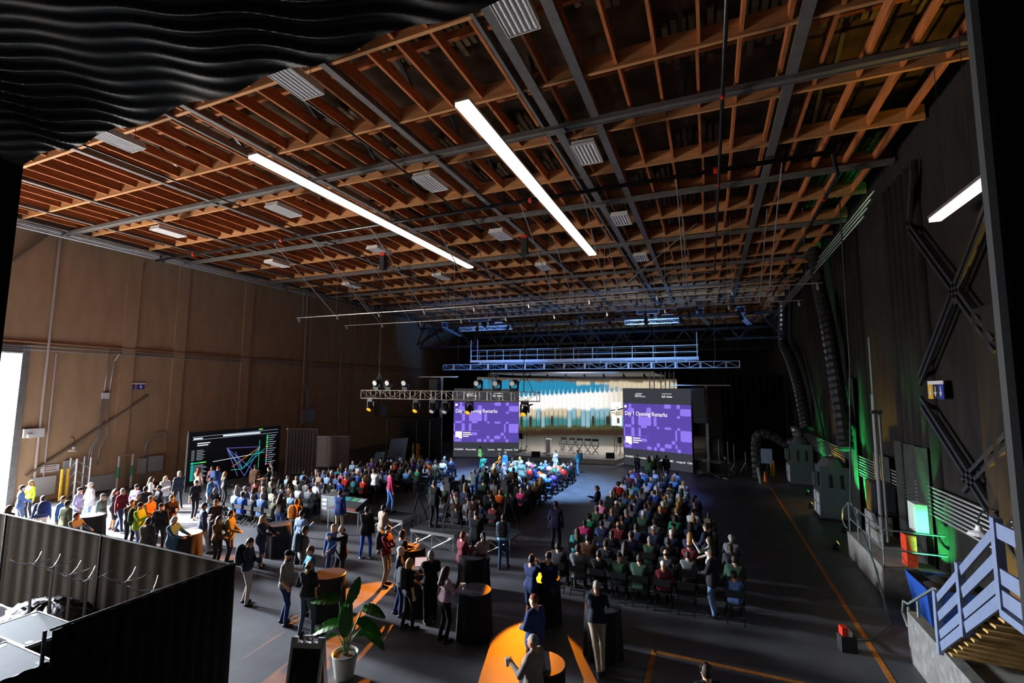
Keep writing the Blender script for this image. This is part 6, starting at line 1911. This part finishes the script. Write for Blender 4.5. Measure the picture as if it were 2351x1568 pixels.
for blk, r, x, y, rows, k in seats:
    if any(abs(x - a) < .5 and abs(y - b) < .55 for a, b in standing_xy):
        continue
    if blk == 'centre' and any(abs(x - a) < 1.2 and abs(y - b) < .95 for a, b in ((-9.75, 16.2), (-12.6, 17.0), (-7.7, 16.6))):
        continue
    if any(abs(x - a) < .5 and abs(y - b) < .6 for a, b in taken):
        continue
    taken.append((x, y))
    name = ORD[r + 1] if blk == 'centre' and r < 7 else ORD[max(0, r)] if r < 8 else ORD[16 - (rows - r)]
    empty = rs.random() < (.07 if r > 2 else .12)
    px_lab = '%s row of the %s seating block' % (name, blk)
    nch += 1
    if nch > 290:
        farch.add([(vx + x, vy + y, vz) for vx, vy, vz in one.v], one.f)
    else:
        chair(x, y, rs.uniform(-.05, .05), 'black folding chair in the ' + px_lab, 'folding chairs in the ' + px_lab, r < 2)
    if empty:
        continue
    cnt += 1
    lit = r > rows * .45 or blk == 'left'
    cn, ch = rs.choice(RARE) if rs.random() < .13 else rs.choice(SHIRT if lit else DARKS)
    me, Hc, hm, fem = SITS[rs.randrange(10)]
    hk = rs.choice(('long', 'long', 'bob', 'pony', 'bun')) if fem else rs.choice(('short', 'short', 'fade', 'short', 'curly', 'cap', 'rim', 'long' if rs.random() < .4 else 'short'))
    hc = rs.choice(('black', 'dark', 'dark', 'brown', 'brown', 'blond', 'gray', 'white' if rs.random() < .4 else 'dark'))
    M = TR(x + rs.uniform(-.03, .03), y - .02, 0, rs.uniform(-.18, .18), rs.uniform(.95, 1.05))
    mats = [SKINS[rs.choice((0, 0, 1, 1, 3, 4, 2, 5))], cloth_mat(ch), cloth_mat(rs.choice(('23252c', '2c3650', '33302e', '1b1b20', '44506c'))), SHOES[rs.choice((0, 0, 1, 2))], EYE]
    hd = {'cap': 'a cap', 'rim': 'a balding crown', 'long': 'long %s hair' % hc, 'bob': 'bobbed %s hair' % hc, 'pony': 'a %s ponytail' % hc, 'bun': 'a %s hair bun' % hc, 'curly': 'curly %s hair' % hc, 'fade': 'cropped %s hair' % hc, 'short': 'short %s hair' % hc}[hk]
    lb = 'seated person in %s with %s, %s row of the %s block' % (cn, hd, name, blk)
    if cnt > 225:
        rest.append((me, Hc, hm, hk, hc, M, mats))
        continue
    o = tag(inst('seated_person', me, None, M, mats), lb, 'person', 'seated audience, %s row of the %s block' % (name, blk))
    inst('hat' if hk == 'cap' else 'hair', get_hair(hk), o, M @ Matrix.Translation(Vector(Hc)) @ hm.to_4x4(), [cloth_mat(rs.choice(('17181c', 'd6d4d0', '2c4470'))) if hk == 'cap' else HAIRC[hc]])
if farch.v:
    tag(farch.build('front_rows_seating', M_SEAT), 'black folding chairs under the audience closest to the stage', 'chairs', kind='stuff')
# the farthest rows beyond the count limit: one object
if rest:
    ml, V, Fc, Mi = [], [], [], []
    base = 0

    def addm(me, M, mats):
        global base
        n = len(me.vertices)
        co = np.empty(n * 3, np.float32)
        me.vertices.foreach_get('co', co)
        co = co.reshape(-1, 3) @ np.array(M.to_3x3(), np.float32).T + np.array(M.translation, np.float32)
        li = np.empty(len(me.loops), np.int32)
        me.loops.foreach_get('vertex_index', li)
        mi = np.empty(len(me.polygons), np.int32)
        me.polygons.foreach_get('material_index', mi)
        mp = []
        for m_ in mats:
            if m_ not in ml:
                ml.append(m_)
            mp.append(ml.index(m_))
        V.append(co)
        Fc.append(li.reshape(-1, 4) + base)
        Mi.append(np.array(mp, np.int32)[mi])
        base += n
    # coarse copies
    low = {}
    for i, (me, Hc, hm, _f) in enumerate(SITS):
        low[me.name] = me
    for me, Hc, hm, hk, hc, M, mats in rest:
        addm(me, M, mats)
        addm(get_hair(hk), M @ Matrix.Translation(Vector(Hc)) @ hm.to_4x4(), [HAIRC[hc] if hk != 'cap' else cloth_mat('17181c')])
    V, Fc, Mi = np.concatenate(V), np.concatenate(Fc), np.concatenate(Mi)
    me = bpy.data.meshes.new('front_rows_audience')
    me.vertices.add(len(V))
    me.vertices.foreach_set('co', V.ravel())
    me.loops.add(Fc.size)
    me.loops.foreach_set('vertex_index', Fc.ravel().astype(np.int32))
    me.polygons.add(len(Fc))
    me.polygons.foreach_set('loop_start', np.arange(len(Fc), dtype=np.int32) * 4)
    for m_ in ml:
        me.materials.append(m_)
    me.polygons.foreach_set('material_index', Mi)
    me.polygons.foreach_set('use_smooth', np.ones(len(Fc), bool))
    me.update(calc_edges=True)
    o = bpy.data.objects.new('front_rows_audience', me)
    link(o)
    tag(o, 'packed seated audience in the rows closest to the stage', 'audience', kind='stuff')
print('seated', cnt, 'rest', len(rest), 'standing', len(P_))

# ------------------------------------------------------------------ foreground: round tables, plant, sign, enclosure, cases
M_CLOTH = mat('black_table_cloth', (.014, .014, .017), .75, noise=.2, scale=12, spec=.25)
M_TOPB = mat('black_table_top', (.025, .025, .03), .35)
M_TOPW = mat('white_table_top', (.62, .62, .68), .4)


def cocktail(px, py, top, label, z=1.08, r=.4):
    p = atz(px, py, z)
    t = thing('cocktail_table', label, 'table', (p[0], p[1], 0))
    n, m = 48, 8

    def f(u, v):
        a = u * 2 * PI
        q = (1 - v)
        rr_ = r * (1 + .02 * v) + (.03 + .045 * math.sin(a * 9 + px)) * q * .9
        return (rr_ * math.cos(a), rr_ * math.sin(a), .01 + (z - .03) * v)
    MB().grid(f, n, m).build('cloth_skirt', M_CLOTH, t, smooth=True)
    MB().lathe([(r + .005, z - .03), (r + .012, z - .01), (r, z)], n=32).build('table_top', top, t)
    return p


TT = [(757, 1316, M_TOPB, 'black-skirted round table behind the balding person in black'), (640, 1202, M_TOPB, 'black-skirted round table with red-lit top by the left riser'), (432, 1222, M_TOPW, 'round white-topped table before the blue hoodie'), (212, 1181, M_TOPW, 'round white-topped table at the drape enclosure by the door'), (946, 1256, M_TOPB, 'black-skirted round table lit amber from the truss'), (968, 1307, M_TOPB, 'black-skirted round table holding a pink-lit laptop'), (1090, 1353, M_TOPB, 'black-skirted round table beside the pale pink blouse'), (1085, 1275, M_TOPB, 'black-skirted round table between the burgundy jacket and pink blouse'), (1384, 1389, M_TOPB, 'black-skirted round table under the leaning person in khaki'), (1250, 1325, M_TOPB, 'black-skirted round table before the navy dress'), (1246, 1522, M_TOPB, 'black-skirted round table in the amber spot')]
for a in TT:
    cocktail(*a)
p = atz(965, 1306, 1.08)
t = thing('laptop', 'open laptop with a pale pink screen on a round table', 'laptop', (p[0], p[1], 1.08), .5)
MB().b2((-.17, -.12, 0), (.17, .12, .018)).build('keyboard', M_STEEL, t)
lid = MB().add([(-.17, .12, .018), (.17, .12, .018), (.17, .2, .24), (-.17, .2, .24), (-.17, .128, .018), (.17, .128, .018), (.17, .208, .24), (-.17, .208, .24)], [(0, 1, 2, 3), (7, 6, 5, 4), (0, 3, 7, 4), (1, 5, 6, 2), (3, 2, 6, 7)]).build('lid', M_STEEL, t)
MB().add([(-.16, .122, .028), (.16, .122, .028), (.16, .194, .232), (-.16, .194, .232)], [(0, 1, 2, 3)]).build('screen', emat('laptop_pink', (.8, .55, .58), .9), lid, local=False, M=WM[t] @ Matrix.Translation((0, -.004, 0)))
for px, py, z, lb in ((958, 1245, 1.08, 'bottle glowing amber on the round table'),):
    p = atz(px, py, z)
    o = MB().lathe([(.035, 0), (.042, .1), (.045, .11), (.03, .12)], (p[0], p[1], z), 14).build('paper_cup', M_WHITE)
    solid(o, lb, 'cup')
# potted bird-of-paradise plant
pp = atz(790, 1556)
t = thing('potted_plant', 'potted plant with big paddle-shaped green leaves in a pale pot', 'plant', (pp[0], pp[1], 0))
MB().lathe([(.17, 0), (.19, .04), (.25, .42), (.27, .5), (.255, .5), (.23, .44), (.05, .44)], n=24).build('pot', mat('pale_glazed_pot', (.3, .31, .27), .3), t, smooth=True)
MB().lathe([(.235, .44), (.2, .455), (.02, .46)], n=20).build('soil', mat('dark_soil', (.02, .015, .01), .95), t)
M_LEAF = mat('glossy_leaf', (.025, .13, .012), .32, noise=.3, scale=5, spec=.5)
M_STEM = mat('leaf_stem', (.10, .16, .06), .4)
scr_r, scr_u = Vector(cr), Vector((0, 0, 1))


def leaf(stem_top, tip_dir, L, Wd, roll=0.0, droop=.25):
    base = Vector(stem_top)
    d = Vector(tip_dir).normalized()
    side = d.cross(Vector((-pp[0], -pp[1], 5.0)).normalized())
    side.normalize()
    nrm = side.cross(d)
    side = side * math.cos(roll) + nrm * math.sin(roll)
    nrm = side.cross(d)
    st = MB().tube([(RND.uniform(-.05, .05), RND.uniform(-.05, .05), .44), tuple(base * .5 + Vector((0, 0, .3))), tuple(base)], .014, 6).build('stem', M_STEM, t, smooth=True)

    def f(u, v):
        s = (v - .5) * 2
        w_ = Wd * (math.sin(PI * min(1, u * .93 + .05)) ** .55) * (1 - .25 * u)
        p = base + d * (L * u) - Vector((0, 0, 1)) * (droop * L * u * u) + side * (s * w_) + nrm * (abs(s) * w_ * .28 + .01 * math.sin(u * 34) * abs(s))
        return tuple(p)
    MB().grid(f, 16, 6).build('leaf', M_LEAF, t, smooth=True)


for dx, dz, ux, uz, L, Wd, dp in ((-.10, 1.55, -.9, .25, .62, .15, .3), (.10, 1.5, .35, .95, .62, .14, .05), (.30, 1.35, .9, .1, .55, .13, .35), (-.15, 1.05, -.9, -.05, .6, .14, .35), (.02, 1.45, .05, -1, .62, .17, .0), (.2, 1.1, .8, .0, .55, .13, .5), (.28, .95, .75, -.1, .55, .13, .55), (-.02, 1.5, -.15, -.75, .55, .15, .0), (.1, .8, .9, .15, .25, .05, .2), (-.18, .85, -.7, .1, .22, .05, .3)):
    b = scr_r * dx + scr_u * dz + Vector((0, RND.uniform(-.1, .1), 0))
    d = scr_r * ux + scr_u * uz + Vector((0, RND.uniform(-.25, .25), 0))
    leaf(b, d, L, Wd, RND.uniform(-.5, .5), dp)
# A-frame sign
sp = atz(702, 1600)
t = thing('sandwich_board', 'white-framed sandwich board sign with a black panel', 'sign', (sp[0], sp[1], 0), .35)
for s in (-1, 1):
    Mx = Matrix.Rotation(s * .2, 4, 'X')
    for nm, boxes, m in (('frame', (((-.33, -.02, 0), (-.28, .02, 1.12)), ((.28, -.02, 0), (.33, .02, 1.12)), ((-.33, -.02, .93), (.33, .02, 1.02)), ((-.33, -.02, .08), (.33, .02, .14)), ((-.33, -.02, 1.02), (-.2, .02, 1.12)), ((.2, -.02, 1.02), (.33, .02, 1.12))), M_WHITE), ('panel', (((-.28, -.012, .14), (.28, .012, .93)),), M_BLACK), ('handle', (((-.1, -.015, 1.02), (-.07, .015, 1.16)), ((.07, -.015, 1.02), (.1, .015, 1.16)), ((-.1, -.015, 1.13), (.1, .015, 1.16))), M_WHITE)):
        mb = MB()
        for a, b in boxes:
            mb.b2(a, b)
        mb.build(nm, m, t, M=WM[t] @ Matrix.Translation((0, s * .22, 0)) @ Mx)
me = text_mesh('SF', .12)
me.materials.clear()
me.materials.append(mat('chalk_tan', (.16, .11, .06), .8))
inst('lettering', me, t, WM[t] @ Matrix.Translation((0, -.22, 0)) @ Matrix.Rotation(-.2, 4, 'X') @ Matrix.Translation((-.22, -.014, .42)) @ Matrix.Rotation(PI / 2, 4, 'X'))

# drape enclosure at the lower left, with the stands and cases inside
ENC = thing('drape_enclosure', 'tall black pipe-and-drape enclosure around the flight cases', 'drape', (-9.0, 7.0, 0))
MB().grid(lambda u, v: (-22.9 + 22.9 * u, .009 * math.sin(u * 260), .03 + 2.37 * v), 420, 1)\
    .build('long_drape', mat('drape_veil_tint', (.085, .06, .042), .95, noise=.15, scale=8, spec=.1), ENC, smooth=True)  # black cloth with the brown lens veil put into its colour
MB().grid(lambda u, v: (.02 * math.sin(u * 80), -2.9 + 2.9 * u, .03 + 2.37 * v), 110, 1).build('end_drape', M_DRAPE, ENC, smooth=True)
MB().grid(lambda u, v: (.02 * math.sin(u * 50), -4.6 + 1.7 * u, .03 + 1.95 * v), 60, 1).build('low_drape', M_DRAPE, ENC, smooth=True)
for x, y in ((0, 0), (0, -2.9), (-4.5, 0), (-9, 0), (-13.5, 0), (-18, 0), (-22.9, 0)):
    MB().cyl((x - .06, y - .06, 0), (x - .06, y - .06, 2.42), .025, n=6).build('upright', M_STEELD, ENC)
MB().cyl((-22.9, -.06, 2.4), (0, -.06, 2.4), .02, n=6).cyl((-.06, -2.9, 2.4), (-.06, 0, 2.4), .02, n=6).build('crossbar', M_STEELD, ENC)
for k, (px, py) in enumerate(((78, 1294), (122, 1301), (163, 1318), (200, 1331), (291, 1334), (351, 1355))):
    p = atz(px, py, 2.05)
    t = thing('four_arm_stand', 'slim pole stand topped with four curved arms inside the enclosure', 'stand', (p[0], p[1], 0), RND.uniform(0, .4), 'four-armed stands inside the enclosure')
    MB().cyl((0, 0, .02), (0, 0, 2.05), .025, n=7).build('pole', mat('pale_stand_tube', (.3, .28, .26), .4, .4), t)
    MB().lathe([(.25, 0), (.25, .03), (.04, .06)], n=14).build('base', M_STEELD, t)
    for q in range(4):
        a = q * PI / 2 + .6
        MB().tube([(0, 0, 2.05), (.12 * math.cos(a), .12 * math.sin(a), 2.06), (.27 * math.cos(a), .27 * math.sin(a), 2.1), (.4 * math.cos(a), .4 * math.sin(a), 2.19)], .011, 5).build('arm', M_GALV, t, smooth=True)
M_CASE = mat('case_lid_grey_blue', (.07, .077, .09), .75, noise=.06, scale=3, spec=.08)
M_CB = mat('case_black_laminate', (.02, .02, .022), .45)
for k, (x0, x1, y0, y1, z, lb) in enumerate(((-13.3, -11.72, 4.95, 5.78, 1.2, 'grey-lidded flight case at the back of the pair in the enclosure'), (-13.3 + 1.0, -10.7, 4.1, 4.93, 1.2, 'grey-lidded flight case at the front of the pair in the enclosure'))):
    t = thing('flight_case', lb, 'case', ((x0 + x1) / 2, (y0 + y1) / 2, 0))
    a, b = (x1 - x0) / 2, (y1 - y0) / 2
    MB().b2((-a, -b, .15), (a, b, z - .02)).build('body', M_CB, t)
    ld = MB().b2((-a, -b, z - .02), (a, b, z)).build('lid', M_CASE, t)
    MB().b2((-a - .01, -b - .01, z - .05), (a + .01, -b + .02, z + .008)).b2((-a - .01, b - .02, z - .05), (a + .01, b + .01, z + .008)).b2((-a - .01, -b, z - .05), (-a + .02, b, z + .008)).b2((a - .02, -b, z - .05), (a + .01, b, z + .008)).build('edge_trim', M_ALU, t)
    for sx_ in (-1, 1):
        for sy_ in (-1, 1):
            MB().b2((sx_ * (a - .14) - .07, sy_ * (b - .12) - .05, z), (sx_ * (a - .14) + .07, sy_ * (b - .12) + .05, z + .003)).build('caster_dish', M_BLACK, ld, local=False, M=WM[t])
            MB().cyl((sx_ * (a - .12), sy_ * (b - .1) - .02, .08), (sx_ * (a - .12), sy_ * (b - .1) + .02, .08), .08, n=10).build('caster', M_BLACK, t)
p = atz(120, 1385, .9)
t = thing('wrapped_bundle', 'heap of dark goods in crinkled plastic wrap behind the flight cases', 'bundle', (p[0], p[1], 0))


def crink(u, v):
    a = u * 2 * PI
    r_ = (1.5 * math.sin(PI * (v * .5 + .5)) + .02) * (1 + .08 * math.sin(a * 7 + v * 9) + .05 * math.sin(a * 17 - v * 20))
    return (r_ * math.cos(a), r_ * .55 * math.sin(a), .9 * math.sin(PI * v * .5) ** .7 + .05 * math.sin(a * 11 + v * 23))


MB().grid(crink, 60, 16).build('plastic_wrap', mat('crinkled_black_plastic', (.02, .016, .015), .45, bump=.6, scale=7, spec=.3), t, smooth=True)

# ------------------------------------------------------------------ light from the lamps of the place
ob = lambda px: (aty(px, 900, 20)[0], 19.72, 4.74)
OR = (1.0, 0.25, 0.006)
spot('amber_beam_1', ob(1205), tuple(atz(1238, 1610, 0)), 7500, OR, 14, .12, .05)
spot('amber_beam_2', ob(1078), tuple(atz(780, 1420, .0)), 36000, OR, 14, .1, .05)
spot('amber_beam_3', ob(958), tuple(atz(520, 1240, .8)), 22000, OR, 17, .25, .05)
spot('amber_beam_4', ob(1078), tuple(atz(930, 1290, 1.2)), 14000, OR, 9, .25, .05)
spot('amber_beam_5', ob(853), tuple(atz(350, 1200, 1.0)), 18000, OR, 18, .3, .05)
spot('amber_beam_6', ob(1205), tuple(atz(1240, 1300, 1.6)), 1400, OR, 9, .3, .05)
BL_ = (.30, .55, 1.0)
spot('blue_wash_left', (-15, 24.0, 10.2), (-13.5, 28.6, 0), 32000, BL_, 50, .8, .3)
spot('blue_wash_right', (-7.5, 24.0, 10.2), (-9, 28.6, 0), 32000, BL_, 50, .8, .3)
spot('blue_wash_aisle', (-2.8, 24, 10.2), (-3.6, 28.0, 0), 5000, (.22, .36, 1.0), 40, .8, .3)
spot('truss_wash_left', (-17, 32.5, 4.2), (-19, 41, 9.6), 8000, (.10, .32, 1.0), 85, .7, .2)
spot('truss_wash_right', (-5, 32.5, 4.2), (-5, 41, 9.0), 8000, (.2, .45, 1.0), 95, .7, .2)
spot('stage_white', (-12, 39.5, 7.4), (-12.5, 47, 0), 3600, (1, .93, .82), 110, .6, .3)
spot('stage_side', (-4.5, 46, 6.5), (-8.5, 43.0, .4), 4000, (.95, .97, 1.0), 70, .5, .2)
